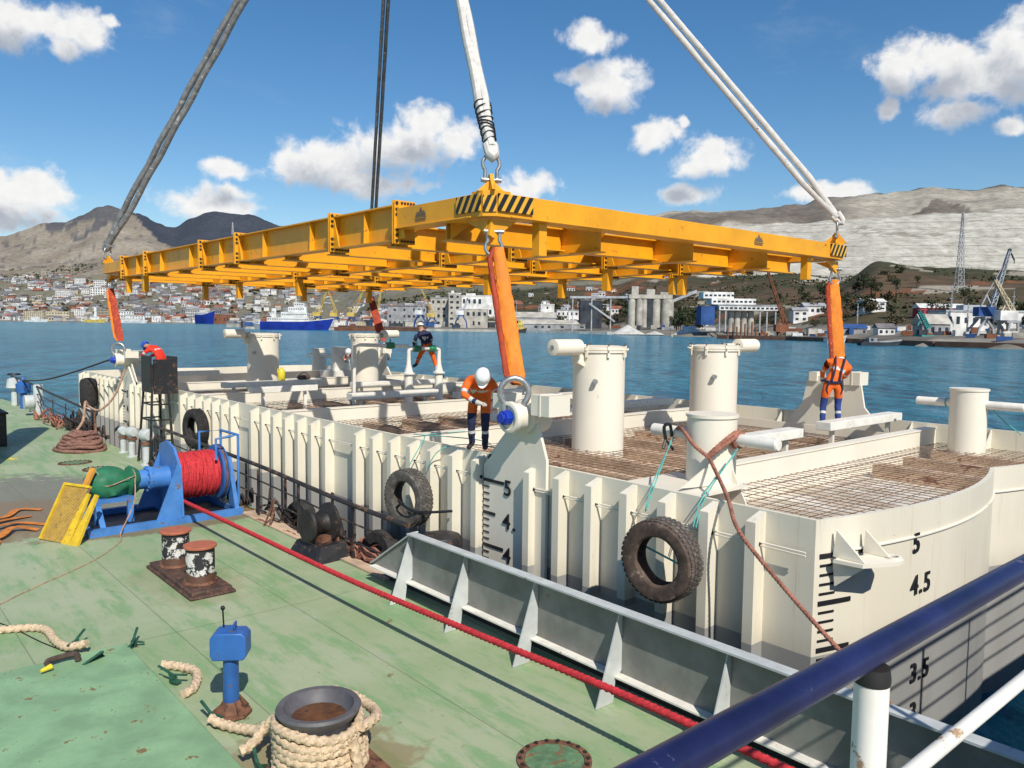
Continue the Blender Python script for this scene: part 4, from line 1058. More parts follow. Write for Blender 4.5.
# blue control pedestal with lever
p = thing('control_pedestal', 'blue control box on a blue column with an upright black lever', 'control pedestal', (3.14, 8.12, DZ), 0)
k = MB(); k.lathe((0, 0, 0), [(.19, 0), (.21, .02), (.21, .04), (.1, .055)], 8, a0=.3); k.lathe((0, 0, 0), [(.15, .05), (.09, .16)], 8)
for a in range(4): k.prism([(.08 * math.cos(a * pi / 2), .08 * math.sin(a * pi / 2), .05), (.19 * math.cos(a * pi / 2), .19 * math.sin(a * pi / 2), .05), (.08 * math.cos(a * pi / 2), .08 * math.sin(a * pi / 2), .2)], (.01, .01, 0))
k.build('foot', 'rust', p)
MB().lathe((0, 0, 0), [(.082, .05), (.08, .67)], 24).build('column', 'blue_paint', p)
k = MB(); A_ = -.62; ca, sa = math.cos(A_), math.sin(A_)
prof = [(-.16, .63), (.15, .63), (.185, .67), (.185, .87), (.14, .92), (-.14, .92), (-.185, .87), (-.185, .68)]
k.prism([(u * ca + .12 * sa, u * sa - .12 * ca, z) for u, z in prof], (-.24 * sa, .24 * ca, 0)); k.build('control_box', 'blue_paint', p, bevel=.012)
k = MB(); k.box((-.02, .02, .937), (.13, .10, .035), rz=A_); k.box((.05, .0, .96), (.02, .09, .06), rz=A_); k.build('lever_mount', 'blue_paint', p)
k = MB(); k.cyl((-.06, .02, .93), (-.07, .02, 1.15), .009, 8); k.ell((-.07, .02, 1.165), (.024, .024, .026)); k.build('lever', 'wire_black', p)

# big single bollard with beige rope
bx, by = 3.28, 6.42
b = thing('single_bollard', 'wide grey bollard with open rusty top on a square base', 'bollard', (bx, by, DZ)); b.scale = (.95, .95, 1)
k = MB(); k.box((.06, -.1, .02), (1.12, 1.12, .036), rz=-.05); k.lathe((0, 0, 0), [(.56, .038), (.56, .05), (.50, .08), (.38, .10)], 36)
for sx, sy in ((-.42, -.55), (.5, -.58), (.52, .38), (-.4, .4)): k.cyl((sx, sy, .04), (sx, sy, .07), .03, 6)
k.build('base', 'rust', b, bevel=.006)
k = MB(); k.lathe((0, 0, 0), [(.36, .06), (.315, .2), (.305, .45), (.33, .6), (.385, .66), (.40, .69), (.385, .715), (.33, .71), (.30, .64), (.26, .60), (.02, .598)], 48); k.build('drum', paint('bollard_iron', (.105, .10, .105), .55, .2, 5, rust=.12, rs=9, rcol=(.14, .07, .04), bump=.3), b)
MB().lathe((0, 0, 0), [(.01, .601), (.255, .601), (.255, .61), (.01, .61)], 36).build('rusty_water', paint('rust_wet', (.12, .05, .02), .25, .4, 6, rust=.2, rs=8, rcol=(.04, .02, .012)), b)
r = MB()
pts = []
for i in range(6 * 30 + 1):
    a = 2 * pi * i / 30 + 2.4; q = i / 180
    rad = .372 + .015 * math.sin(a * 3.1) + .02 * q
    z = DZ + .585 - q * .42 + .015 * math.sin(a * 2.3)
    pts.append((bx + rad * math.cos(a), by + rad * math.sin(a), z))
rope(r, pts[::2], .042, n=12)
rope(r, [(bx + .22, by - .36, 1.97), (bx + .46, by - .22, 1.93), (bx + .62, by + .12, 1.84), (bx + .58, by + .42, 1.86), (bx + .36, by + .50, 1.95), (bx + .1, by + .41, 1.98)], .047, n=12)
rope(r, [(bx + .44, by - .02, 1.80), (bx + .5, by + .2, 1.74), (bx + .36, by + .3, 1.74)], .045, n=12)
rope(r, [(bx + .12, by - .40, 1.90), (bx + .14, by - .44, 1.72), (bx + .13, by - .47, 1.52), (bx + .05, by - .62, 1.48), (bx - .2, by - .9, 1.46)], .045, n=12)
rope(r, [(2.86, 7.98, 1.50), (2.97, 7.8, 1.46), (3.12, 7.45, 1.50), (3.2, 7.1, 1.62), (3.02, 6.75, 1.78)], .047, n=12)
rope(r, [(2.80, 7.05, 1.56), (2.92, 7.05, 1.60), (3.05, 7.05, 1.72), (3.16, 6.88, 1.9), (3.28, 6.80, 1.98)], .047, n=12)
tag(r.build('mooring_rope', 'rope_beige'), 'thick beige rope wound in turns around the wide grey bollard', 'rope')
r = MB(); rope(r, [(.3, 12.4, 1.46), (1.2, 12.3, 1.455), (1.75, 12.15, 1.45), (2.08, 11.9, 1.45), (2.12, 11.35, 1.45), (2.18, 10.98, 1.47), (2.36, 10.78, 1.53)], .047, n=12)
tag(r.build('rope_end', 'rope_beige'), 'thick beige rope curving across the deck to the hatch cover edge at the left', 'rope')
r = MB(); rope(r, [(2.93, 9.72, 1.46), (3.05, 9.6, 1.45), (3.17, 9.36, 1.45), (3.13, 9.12, 1.45), (2.98, 8.86, 1.45), (2.86, 8.8, 1.46)], .047, n=12)
tag(r.build('rope_end', 'rope_beige'), 'short curl of beige rope between two hatch clamps', 'rope')

# flush hatch cover with clamps
h = thing('hatch_cover', 'raised green steel hatch cover with rust spots at the lower left', 'hatch', (0, 0, 0))
k = MB(); k.bb(-3.5, 2.80, 2.5, 10.72, 1.40, 1.445); k.build('cover', 'hatch_green', h, bevel=.012)
k = MB(); k.bb(2.80, 2.86, 2.5, 10.78, 1.404, 1.425); k.bb(-3.5, 2.86, 10.72, 10.78, 1.404, 1.424); k.build('gasket_rim', 'deck_green', h)
k = MB(); k.prism([(2.20, 10.35, 1.447), (2.45, 10.55, 1.447), (2.42, 10.36, 1.56)], (.03, -.03, 0)); k.build('guide_fin', 'clamp_green', h)
cl = None
for x, y, a, lab in ((2.28, 11.02, .6, 'green wing screw clamp at the end of the curved beige rope'), (2.86, 10.62, .9, 'green wing screw clamp at the corner of the hatch cover'), (2.90, 9.25, 2.0, 'green wing screw clamp above the short rope curl'), (2.90, 8.05, 1.6, 'green wing screw clamp left of the blue pedestal foot'), (2.88, 6.85, 1.2, 'green wing screw clamp left of the big bollard')):
    if cl is None:
        cl = thing('screw_clamp', lab, 'clamp', (x, y, DZ + .02), a, 'hatch clamps')
        q = MB(); q.cyl((0, 0, 0), (.05, .0, .10), .016, 8); q.box((-.04, 0, .02), (.12, .07, .03)); q.box((0, 0, .06), (.05, .05, .04)); q.build('screw', 'clamp_green', cl)
        q = MB(); q.bar((0, 0, .09), (.19, .03, .17), .03, .015); q.bar((0, 0, .09), (-.17, -.05, .10), .03, .015); q.bar((.01, 0, .06), (.06, -.11, .02), .025, .02); q.build('wing_nut', 'clamp_green', cl)
    else: dup(cl, (x, y, DZ + .02), a, lab)
hk = thing('rope_thimble', 'brown shackle with yellow tip lying on the hatch edge', 'shackle', (2.0, 10.45, 1.47), .2)
MB().tube(spline([(.17, -.05, .03), (.2, .04, .05), (.1, .1, .05), (-.1, .09, .05), (-.14, -.02, .04)], .03), .036, 8).build('bow', 'rubber_brown', hk)
MB().tube([(-.24, -.06, .02), (-.12, -.04, .03)], [.02, .035], 8).build('tip', 'jug_yellow', hk)

# round manholes
def manhole(x, y, r, lab, sq=1.0):
    t = thing('manhole_cover', lab, 'manhole', (x, y, DZ), 0)
    k = MB(); k.lathe((0, 0, 0), [(r, .0), (r, .022), (r * .80, .024), (r * .80, .004)], 40); k.build('rim', 'rust', t)
    k = MB(); k.lathe((0, 0, 0), [(r * .795, .004), (r * .79, .018), (.01, .021)], 40); k.build('lid', paint('lid_green', (.12, .22, .11), .6, .3, 8, rust=.3, rs=7, rcol=(.2, .11, .05)) if 'lid_green' not in MT else 'lid_green', t)
    for i in range(18):
        a = i * 2 * pi / 18
        if i == 0: bo = MB().lathe((0, 0, .022), [(.02, 0), (.02, .018), (.005, .02)], 6).build('bolt', 'rusty_black', t)
        else: bo = dup(bo, parent=t)
        bo.location = (r * .90 * math.cos(a), r * .90 * math.sin(a), 0)
    t.scale = (1, sq, 1)
manhole(5.15, 5.28, .36, 'round green manhole cover with a ring of rusty bolts near the blue rail')
manhole(5.45, 25.7, .45, 'oval rusty manhole on the deck beyond the ribbed board', .8)
manhole(5.72, 24.2, .42, 'rusty manhole in front of the oval one, nearer the green motor cover')

# webbing straps
k = MB()
def strap(pts, wd=.075):
    pts = spline(pts, .06); L_, R_ = [], []
    for i, p in enumerate(pts):
        d = (pts[min(i + 1, len(pts) - 1)] - pts[max(i - 1, 0)]).normalized(); s = d.cross(V((0, 0, 1))).normalized() * wd
        L_.append(p + s); R_.append(p - s)
    nn = len(pts); k.add(L_ + R_ + [q - V((0, 0, .006)) for q in L_ + R_], [(i, i + 1, nn + i + 1, nn + i) for i in range(nn - 1)] + [(2 * nn + i, 3 * nn + i, 3 * nn + i + 1, 2 * nn + i + 1) for i in range(nn - 1)])
strap([(2.0, 19.8, 1.42), (2.7, 19.3, 1.44), (3.1, 19.9, 1.45), (3.5, 19.7, 1.42)])
strap([(1.6, 18.6, 1.42), (2.4, 18.3, 1.50), (2.9, 18.6, 1.44), (3.3, 18.2, 1.42)])
strap([(1.5, 17.6, 1.42), (2.3, 17.4, 1.46), (2.7, 18.0, 1.5), (3.1, 17.8, 1.42)])
strap([(1.9, 16.4, 1.42), (2.3, 17.2, 1.44), (2.2, 18.4, 1.5), (2.6, 18.9, 1.46), (3.2, 19.2, 1.42)])
tag(k.build('webbing_strap', 'webbing_orange'), 'crumpled orange webbing straps lying on the worn deck at the left edge', 'strap')
k = MB(); k.tube(spline([(1.2, 13.5, 1.41), (1.7, 12.6, 1.41), (2.0, 11.5, 1.41), (2.2, 10.9, 1.41)], .2), .008, 5)
tag(k.build('thin_wire', 'wire_black'), 'thin black wire lying across the deck at the left', 'wire')

# coil of rope
c = MB()
for lay in range(6):
    z = DZ + .06 + lay * .088; R0 = .76 - lay * .07
    for q in range(2 if lay < 5 else 3):
        R = R0 - q * .12
        pts = [(6.0 + (R + .11 * noise.noise(V((math.cos(a) * 1.6, math.sin(a) * 1.6, lay * 3.1 + q * 7)))) * math.cos(a) * .95 + .2, 28.3 + (R + .11 * noise.noise(V((math.cos(a) * 1.6, math.sin(a) * 1.6, lay * 3.1 + q * 7)))) * math.sin(a) * 1.15, z + .07 * noise.noise(V((math.cos(a) * 1.4, math.sin(a) * 1.4, lay * 2.2 + q * 5 + 4)))) for a in [2 * pi * i / 36 for i in range(36)]]
        c.tube(pts, .056, 8, closed=True, twist=(3, .12, 24))
tag(c.build('rope_coil', paint('rope_coil_brown', (.23, .115, .085), .9, .3, 8, bump=.5, bs=60)), 'brown rope coiled in a tall heap on the green deck', 'rope coil')
c = MB(); rope(c, [(6.2, 28.9, 1.95), (6.55, 29.6, 2.2), (6.75, 30.1, 2.75), (6.85, 30.2, 2.6)], .04)
rope(c, [(6.86, 30.2, 2.6), (7.1, 29.7, 2.5), (7.5, 29.4, 3.0), (7.8, 29.2, 3.9)], .035)
tag(c.build('coil_line', 'rope_tan'), 'tan rope leading from the coil over the rail up to the barge lug', 'rope')
# vent pipes
vt = None
for x, y, s, lab in ((7.08, 26.9, .9, 'white capped vent pipe farthest of the three beside the railing gap'), (7.06, 25.9, 1.0, 'white capped vent pipe in the middle of the three by the railing gap'), (6.98, 24.15, 1.15, 'white capped vent pipe nearest to the winch')):
    if vt is None:
        vt = thing('vent_pipe', lab, 'vent pipe', (x, y, DZ), 0, 'vent pipes by the railing')
        q = MB(); q.lathe((0, 0, 0), [(.16, 0), (.16, .03), (.10, .04), (.10, .52)], 18); q.build('pipe', 'pale_grey', vt)
        q = MB(); q.lathe((0, 0, 0), [(.15, .52), (.15, .58), (.09, .60)], 18); q.build('flange', 'rust', vt)
        q = MB(); q.lathe((0, 0, .76), [(.04, -.17), (.12, -.16), (.16, -.08), (.16, .10), (.11, .15), (.04, .16)], 20, axis='Y'); q.cyl((0, 0, .6), (0, 0, .9), .1, 14); q.build('head', 'pale_grey', vt)
        vt.scale = (s, s, s)
    else: dup(vt, (x, y, DZ), .2, lab, scale=s)
# stand with black boards
s = thing('board_stand', 'tall black tubular stand carrying two black boards beside the railing', 'stand', (7.35, 24.4, DZ), 0)
for nm, (a, b_) in dict(a=((-.38, -.55, 0), (-.18, -.35, 2.9)), b=((.30, -.55, 0), (.18, -.35, 2.9)), c=((-.38, .55, 0), (-.18, .35, 2.9)), d=((.30, .55, 0), (.18, .35, 2.9))).items():
    MB().bar(a, b_, .055, .055).build('leg', 'black_paint', s)
for z in (.7, 1.3, 1.75):
    q = z / 2.9; w_ = .38 - .2 * q; l_ = .55 - .2 * q
    k = MB(); k.bar((-w_, -l_, z), (w_ * .8, -l_, z), .04, .04); k.bar((-w_, l_, z), (w_ * .8, l_, z), .04, .04); k.bar((-w_, -l_, z), (-w_, l_, z), .04, .04); k.build('rung', 'black_paint', s)
k = MB(); k.box((.14, -.42, 2.55), (.66, .06, 1.0)); k.box((-.26, -.02, 2.62), (.06, .8, 1.05)); k.box((.45, -.02, 2.62), (.06, .8, 1.0)); k.build('board', 'black_paint', s)
# tall deck mast out of the picture on the left: its shadow crosses the far deck
k = thing('deck_mast', 'tall grey deck mast standing left of the machinery housing', 'mast', (2.9, 26.2, DZ))
MB().lathe((0, 0, 0), [(.75, 0), (.7, .3), (.62, .5), (.55, 8.6), (.02, 8.7)], 24).build('tube', 'pale_grey', k)
# far deck gear
k = thing('grey_winch', 'dark grey machinery housing at the left edge of the far deck', 'machinery', (4.2, 31.2, DZ))
q = MB(); q.bb(-.9, .28, -.8, .8, 0, 1.05); q.bb(-.9, .34, -.85, .85, 1.052, 1.12); q.bb(-.9, .1, -.4, .6, 1.12, 1.5); q.build('housing', 'rusty_black', k, bevel=.03)
q = MB(); q.lathe((0, 0, .55), [(.1, .28), (.3, .285), (.3, .34), (.1, .345)], 18, axis='X'); q.build('drum_end', 'pale_grey', k)
p = thing('white_post', 'white bollard post with a side drum on the far deck', 'post', (7.05, 39.6, DZ))
MB().lathe((0, 0, 0), [(.2, 0), (.2, 1.3), (.18, 1.34), (.02, 1.35)], 16).build('pillar', 'pale_grey', p); MB().cyl((-.55, 0, .6), (-.2, 0, .6), .3, 16).build('side_drum', 'pale_grey', p)
p = thing('blue_valve', 'blue valve column on the far deck left of the white post', 'valve', (7.05, 43.0, DZ))
MB().lathe((0, 0, 0), [(.16, 0), (.14, .7), (.3, .75), (.32, 1.15), (.12, 1.3), (.05, 1.45)], 14).build('column', 'blue_paint', p)
p = thing('white_valve', 'white valve column at the far end of the green deck', 'valve', (7.0, 45.0, DZ))
MB().lathe((0, 0, 0), [(.16, 0), (.14, .8), (.36, .85), (.3, 1.25), (.12, 1.35)], 14).build('column', 'pale_grey', p); MB().torus((0, 0, 1.5), .25, .04).build('hand_wheel', 'black_paint', p)
p = thing('anchor_windlass', 'rusty brown windlass on the bow at the left edge', 'windlass', (5.6, 49.0, DZ))
MB().lathe((0, 0, .7), [(.2, -.9), (.75, -.88), (.75, -.7), (.4, -.65), (.4, .65), (.75, .7), (.75, .88), (.2, .9)], 18, axis='X').build('drum', 'rust', p)
MB().bb(-1.0, 1.0, -.6, .6, 0, .35).bar((-.9, -.4, .3), (-.9, 0, 1.1), .1, .1).bar((.9, -.4, .3), (.9, 0, 1.1), .1, .1).build('bed', 'rusty_black', p)
# hawser from the left to the far lug
c = MB(); c.tube(spline([(7.5, 29.9, 4.2), (7.2, 34, 3.55), (7.05, 38.5, 3.0), (6.98, 42.5, 2.75)], .5), .03, 8)
tag(c.build('breast_line', 'rope_dark'), 'dark thin hawser running from the far left lug down to the far rail', 'rope')
# small yellow deck mark
k = MB(); k.bb(3.9, 4.3, 27.5, 27.62, 1.403, 1.407); k.bb(4.1, 4.2, 27.3, 27.8, 1.408, 1.411); tag(k.build('deck_mark', 'jug_yellow'), 'small yellow painted mark on the green deck left of the rope coil', 'marking')

# ================================================================== CRANE VESSEL THE PICTURE IS TAKEN FROM
cv = thing('crane_vessel', 'blue crane vessel whose upper deck rail crosses the lower right', 'vessel', (0, 0, 0))
k = MB(); k.bb(-14, 22, -22, .47, -1, 3.78); k.build('vessel_side', 'navy_rail', cv)
k = MB(); k.bb(-14, 22, -22, .545, 3.80, 3.955); k.build('upper_deck', 'grey_paint', cv, smooth=0)
MB().tube([(-12, .575, 5.025), (-2, .575, 5.025), (6, .575, 5.025), (20, .575, 5.025)], .0245, 24).build('hand_rail', 'navy_rail', cv)
for z in (4.755, 4.49, 4.22): MB().tube([(-12, .575, z), (20, .575, z)], .0145, 14).build('mid_rail', 'white_paint', cv)
post = None
for x in [1.285 + 1.5 * i for i in range(-3, 10)]:
    if post is None:
        q = MB(); q.lathe((0, 0, 0), [(.031, 3.7), (.0275, 4.2), (.0275, 4.98)], 24); q.lathe((0, 0, 0), [(.0285, 4.972), (.0295, 4.98), (.027, 5.0)], 24, 1);
        post = q.build('stanchion', ['white_paint', 'rusty_black'], cv); post.location = (x, .575, 0)
    else: dup(post, (x, .575, 0), parent=cv)
fl = thing('covered_fitting', 'canvas covered fitting on a white base below the white rail at the lower right', 'fitting', (5.95, 1.95, 1.4), .3)
MB().lathe((0, 0, 0), [(.22, 0), (.20, .5), (.26, .52), (.26, .58), (.02, .6)], 20).build('base', 'white_paint', fl)
k = MB(); k.ell((0, 0, .68), (.34, .30, .16), n=18); k.prism([(-.34, -.2, .60), (.34, -.2, .60), (.40, .2, .56), (-.36, .25, .58)], (0, 0, .06)); k.build('canvas_cover', 'pale_grey', fl)

# ================================================================== PEOPLE
def person(loc, rz, J, label, outfit, helmet, face_dir):
    """J: joints in local metres (x right, y forward, z up). One skinned body, coloured by the garment that covers each part."""
    root = thing('person', label, 'person', loc, rz)
    bones = []; vid = {}; verts = []; rad = []
    def vtx(nm, p, r):
        vid[nm] = len(verts); verts.append(V(p)); rad.append(r)
    base = dict(pelvis=.145, waist=.135, chest=.165, neck=.06, headc=.092, crown=.085, hipL=.105, hipR=.105, kneeL=.072, kneeR=.072, ankL=.055, ankR=.055, toeL=.042, toeR=.042,
                shL=.082, shR=.082, elL=.056, elR=.056, wrL=.042, wrR=.042, hdL=.036, hdR=.036)
    for nm, p in J.items(): vtx(nm, p, base[nm])
    edges = [('pelvis', 'waist'), ('waist', 'chest'), ('chest', 'neck'), ('neck', 'headc'), ('headc', 'crown')]
    for s in 'LR':
        edges += [('pelvis', 'hip' + s), ('hip' + s, 'knee' + s), ('knee' + s, 'ank' + s), ('ank' + s, 'toe' + s), ('chest', 'sh' + s), ('sh' + s, 'el' + s), ('el' + s, 'wr' + s), ('wr' + s, 'hd' + s)]
        # five fingers rooted in the palm
        w, h = V(J['wr' + s]), V(J['hd' + s]); d = (h - w).normalized(); sd = d.cross(V((0, .3, 1))).normalized(); up = sd.cross(d)
        sg = 1 if s == 'L' else -1
        for i, (o, L) in enumerate(((-.030, .055), (-.010, .068), (.010, .062), (.030, .048))):
            a, c, e = h + d * .03 + sd * o, h + d * (.03 + L * .55) + sd * o * 1.1 - up * .012, h + d * (.03 + L * .8) + sd * o * 1.1 - up * .036
            nm = f'f{s}{i}'; vtx(nm + 'a', a, .011); vtx(nm + 'b', c, .0095); vtx(nm + 'c', e, .008)
            edges += [('hd' + s, nm + 'a'), (nm + 'a', nm + 'b'), (nm + 'b', nm + 'c')]
        vtx(f't{s}a', h + sd * .042 * sg + d * .005, .012); vtx(f't{s}b', h + sd * .062 * sg + d * .04 - up * .012, .010)
        edges += [('hd' + s, f't{s}a'), (f't{s}a', f't{s}b')]
    me = bpy.data.meshes.new('b'); me.from_pydata(verts, [(vid[a], vid[b]) for a, b in edges], [])
    o = bpy.data.objects.new('b', me); COL.objects.link(o)
    o.modifiers.new('s', 'SKIN'); sd_ = o.modifiers.new('u', 'SUBSURF'); sd_.levels = 2; sd_.render_levels = 2
    sv = me.skin_vertices[0].data
    for i, r in enumerate(rad): sv[i].radius = (r, r)
    for nm in ('chest', 'waist', 'pelvis'): sv[vid[nm]].radius = (rad[vid[nm]] * 1.08, rad[vid[nm]] * .82)
    sv[vid['pelvis']].use_root = True
    dg = bpy.context.evaluated_depsgraph_get(); dg.update()
    m2 = bpy.data.meshes.new_from_object(o.evaluated_get(dg)); bpy.data.objects.remove(o); bpy.data.meshes.remove(me)
    names = ['top', 'legs', 'band', 'glove', 'skin', 'boot', 'shin']
    m2.materials.clear()
    for q in names: m2.materials.append(MT[outfit.get(q, {'band': 'reflective', 'glove': 'glove', 'skin': 'skin', 'boot': 'boot'}.get(q))] if q in outfit or q in ('band', 'glove', 'skin', 'boot') else MT[outfit['legs']])
    # cloth folds: push the surface gently in and out
    segs = [(a, b, V(J[a]), V(J[b])) for a, b in edges if a in J and b in J]
    for v in m2.vertices:
        n_ = noise.noise(v.co * 11) * .012 + noise.noise(v.co * 26) * .005
        v.co += v.normal * n_
    for p in m2.polygons:
        c = p.center; best = None
        for a, b, A, B in segs:
            d = B - A; t_ = max(0, min(1, (c - A).dot(d) / d.length_squared)); q = (c - (A + d * t_)).length
            if best is None or q < best[0]: best = (q, a, b, t_)
        _, a, b, t_ = best; k = 0
        if a in ('neck', 'headc') or (a == 'chest' and b == 'neck' and t_ > .75): k = 4
        elif a[:2] == 'wr': k = 3
        elif a[:2] == 'an': k = 5
        elif a[:2] == 'kn': k = 2 if .34 < t_ < .48 else 5 if t_ > .9 else 6
        elif a[:3] == 'hip' and t_ > .62 and 'cuff' in outfit: k = 6
        elif a[:3] == 'hip' or (a == 'pelvis' and b[:3] == 'hip'): k = 1
        elif a == 'el' + a[-1]: k = 2 if .55 < t_ < .75 else outfit.get('cuff', 0) and 6 if t_ > .8 else 0
        elif a == 'sh' + a[-1]: k = 2 if .72 < t_ < .88 else 0
        elif a == 'waist': k = 2 if .28 < t_ < .45 else 0
        elif a == 'pelvis': k = 1 if t_ < .5 else 0
        p.material_index = k; p.use_smooth = True
    body = bpy.data.objects.new('body', m2); COL.objects.link(body); body.parent = root
    hc, cr = V(J['headc']), V(J['crown']); up = (cr - hc).normalized(); fw = V(face_dir); fw = (fw - up * fw.dot(up)).normalized(); rt_ = fw.cross(up)
    M = Matrix((rt_, fw, up)).transposed()
    # nose, ears, eyes
    k = MB(); c0 = hc + up * .01
    k.ell(c0 + fw * .098 - up * .01, (.016, .016, .022), 0, 8, 6)
    for s in (-1, 1): k.ell(c0 + rt_ * (.092 * s), (.014, .016, .03), 0, 8, 6)
    k.build('face_features', 'skin', root)
    k = MB()
    for s in (-1, 1): k.ell(c0 + fw * .086 + rt_ * (.034 * s) + up * .03, (.012, .008, .008), 0, 8, 6)
    k.build('eyes', 'wire_black', root)
    h = MB(); prof = [(.128, -.01), (.136, .0), (.134, .02), (.130, .06), (.112, .105), (.075, .135), (.03, .148), (.004, .149)]
    rings = []
    for r, z in prof:
        rings.append([hc + up * (.045 + z) + M @ V((r * math.cos(a) * .92, r * math.sin(a) * 1.06, 0)) for a in [2 * pi * j / 22 for j in range(22)]])
    h.ring(rings)
    brim = [hc + up * .04 + M @ V((.115 * math.cos(a), (.13 + .065 * max(0, math.sin(a)) ** 1.5) * math.sin(a), 0)) for a in [2 * pi * j / 22 for j in range(22)]]
    h.prism([tuple(q) for q in brim], tuple(up * .008))
    h.bar(hc + up * .188 - fw * .07, hc + up * .188 + fw * .06, .03, .012, up=tuple(up))
    h.build('helmet', helmet, root)
    return root
ORANGE = dict(top='orange_cloth', legs='orange_cloth', shin='navy_cloth', cuff=1)
def mirror(J):
    out = {}
    for k, p in J.items():
        out[k] = p
        if k.endswith('R') : pass
    return out
# worker bending over the near lug, seen from the front
J1 = dict(pelvis=(0, -.14, .88), waist=(-.02, .0, 1.02), chest=(-.05, .22, 1.15), neck=(-.10, .38, 1.22), headc=(-.12, .47, 1.22), crown=(-.13, .56, 1.26),
          hipL=(-.10, -.10, .82), kneeL=(-.11, .03, .46), ankL=(-.10, -.08, .09), toeL=(-.12, .10, .04), hipR=(.10, -.10, .82), kneeR=(.12, .02, .46), ankR=(.12, -.08, .09), toeR=(.15, .10, .04),
          shL=(-.23, .20, 1.14), elL=(-.34, .36, .96), wrL=(-.30, .55, .84), hdL=(-.34, .61, .83), shR=(.14, .26, 1.16), elR=(.20, .44, .95), wrR=(-.04, .60, .84), hdR=(-.12, .64, .83))
person((8.10, 10.20, 3.50), pi - .80, J1, 'worker in orange and navy coveralls and white helmet bending over the silver shackle', dict(ORANGE, shin='navy_cloth'), 'helmet_white', (0, .7, -.7))
# worker leaning out over the right lug, seen from behind
J2 = dict(pelvis=(0, -.06, .92), waist=(.07, .06, 1.08), chest=(.22, .22, 1.30), neck=(.33, .38, 1.38), headc=(.37, .52, 1.32), crown=(.39, .62, 1.28),
          hipL=(-.12, -.04, .86), kneeL=(-.17, .0, .48), ankL=(-.22, -.10, .09), toeL=(-.26, .06, .04), hipR=(.11, -.04, .86), kneeR=(.13, .02, .48), ankR=(.12, -.06, .09), toeR=(.16, .11, .04),
          shL=(.03, .28, 1.34), elL=(-.02, .50, 1.12), wrL=(.04, .68, .94), hdL=(.08, .74, .90), shR=(.43, .22, 1.24), elR=(.44, .46, 1.04), wrR=(.34, .64, .92), hdR=(.30, .70, .88))
p2 = person((16.95, 8.75, 3.36), -.72, J2, 'worker in orange coveralls with navy knee patches leaning over the right lug, back turned', dict(ORANGE, shin='blue_cloth'), 'helmet_white', (.1, .8, -.6))
k = MB()
k.tube([(q[0], q[1], q[2]) for q in [(.17 * math.cos(a) + .0, -.02 + .14 * math.sin(a), .97 + .03 * math.sin(a)) for a in [2 * pi * i / 18 for i in range(18)]]], .028, 6, closed=True)
for s in (-1, 1): k.tube(spline([(.08 * s, -.17, .97), (.07 * s + .07, -.09, 1.16), (.09 * s + .17, .08, 1.36), (.10 * s + .26, .30, 1.45)], .06), .018, 6)
for s in (-1, 1): k.tube(spline([(.12 * s, -.14, .95), (.16 * s, -.12, .80), (.13 * s, -.10, .70)], .05), .016, 6)
k.build('safety_harness', 'navy_cloth', p2); p2.scale = (1.08, 1.08, 1.08)
# worker sitting on the pipe manifold, back turned, one leg stretched down
J3 = dict(pelvis=(0, 0, .16), waist=(-.03, .05, .33), chest=(-.10, .12, .56), neck=(-.15, .16, .70), headc=(-.17, .19, .80), crown=(-.17, .21, .90),
          hipL=(-.11, .04, .12), kneeL=(-.22, .24, -.20), ankL=(-.36, -.12, -.40), toeL=(-.47, -.06, -.47), hipR=(.12, .0, .10), kneeR=(.26, .04, -.30), ankR=(.40, -.06, -.72), toeR=(.55, -.02, -.78),
          shL=(-.30, .10, .55), elL=(-.40, .14, .28), wrL=(-.32, .30, .12), hdL=(-.30, .36, .09), shR=(.10, .14, .57), elR=(.20, .28, .38), wrR=(.10, .44, .26), hdR=(.07, .5, .24))
person((14.62, 21.1, 4.66), -.45, J3, 'worker in navy top and orange trousers clambering over the white pipes, back turned', dict(top='navy_cloth', legs='orange_cloth', shin='orange_cloth'), 'helmet_white', (0, 1, -.2))
# worker stooping at the far left lug
J4 = dict(J1)
person((8.35, 27.3, 3.50), .35, J4, 'stooping worker in red coveralls and blue helmet behind the black boards', dict(top='red_cloth', legs='red_cloth', shin='navy_cloth', cuff=1), 'helmet_blue', (0, .7, -.7))
person((16.95, 29.75, 3.13), 1.9, J1, 'worker in orange mostly hidden behind the white tower left of the hanging red sling', ORANGE, 'helmet_white', (0, .7, -.7))

# ================================================================== FAR SHORE: HILLS, TOWN, HARBOUR
def landm(name, col, rough=.9, var=.25, vs=.2, bump=0): return paint(name, col, rough, var, vs, bump=bump, bs=1.0, spec=.2)
for nm, col in dict(far_white=(.66, .64, .60), far_grey=(.30, .30, .30), far_dark=(.05, .055, .065), far_concrete=(.42, .39, .33), far_tile=(.26, .10, .065), far_slate=(.16, .15, .15), far_brown=(.17, .09, .06), far_blue=(.04, .09, .24), ship_blue=(.012, .035, .26), far_yellow=(.55, .40, .10), far_teal=(.05, .25, .24), far_rust=(.22, .09, .05), far_cream=(.52, .44, .30), far_red=(.34, .05, .06), far_window=(.03, .04, .055), gravel=(.52, .50, .45), far_steel=(.36, .37, .38)).items():
    landm(nm, col)
# foliage
m, t, b = newmat('foliage_dark'); pos = t.N('ShaderNodeNewGeometry').outputs['Position']; oi = t.N('ShaderNodeObjectInfo').outputs['Random']
finish(t, b, t.mix(t.step(t.noise(pos, .25, 4), .35, .65), (.028, .042, .016), (.065, .078, .028)), .9)
m, t, b = newmat('foliage_dry'); pos = t.N('ShaderNodeNewGeometry').outputs['Position']
finish(t, b, t.mix(t.step(t.noise(pos, .05, 4), .35, .65), (.05, .055, .025), (.115, .085, .04)), .9)
landm('bark', (.08, .06, .045))

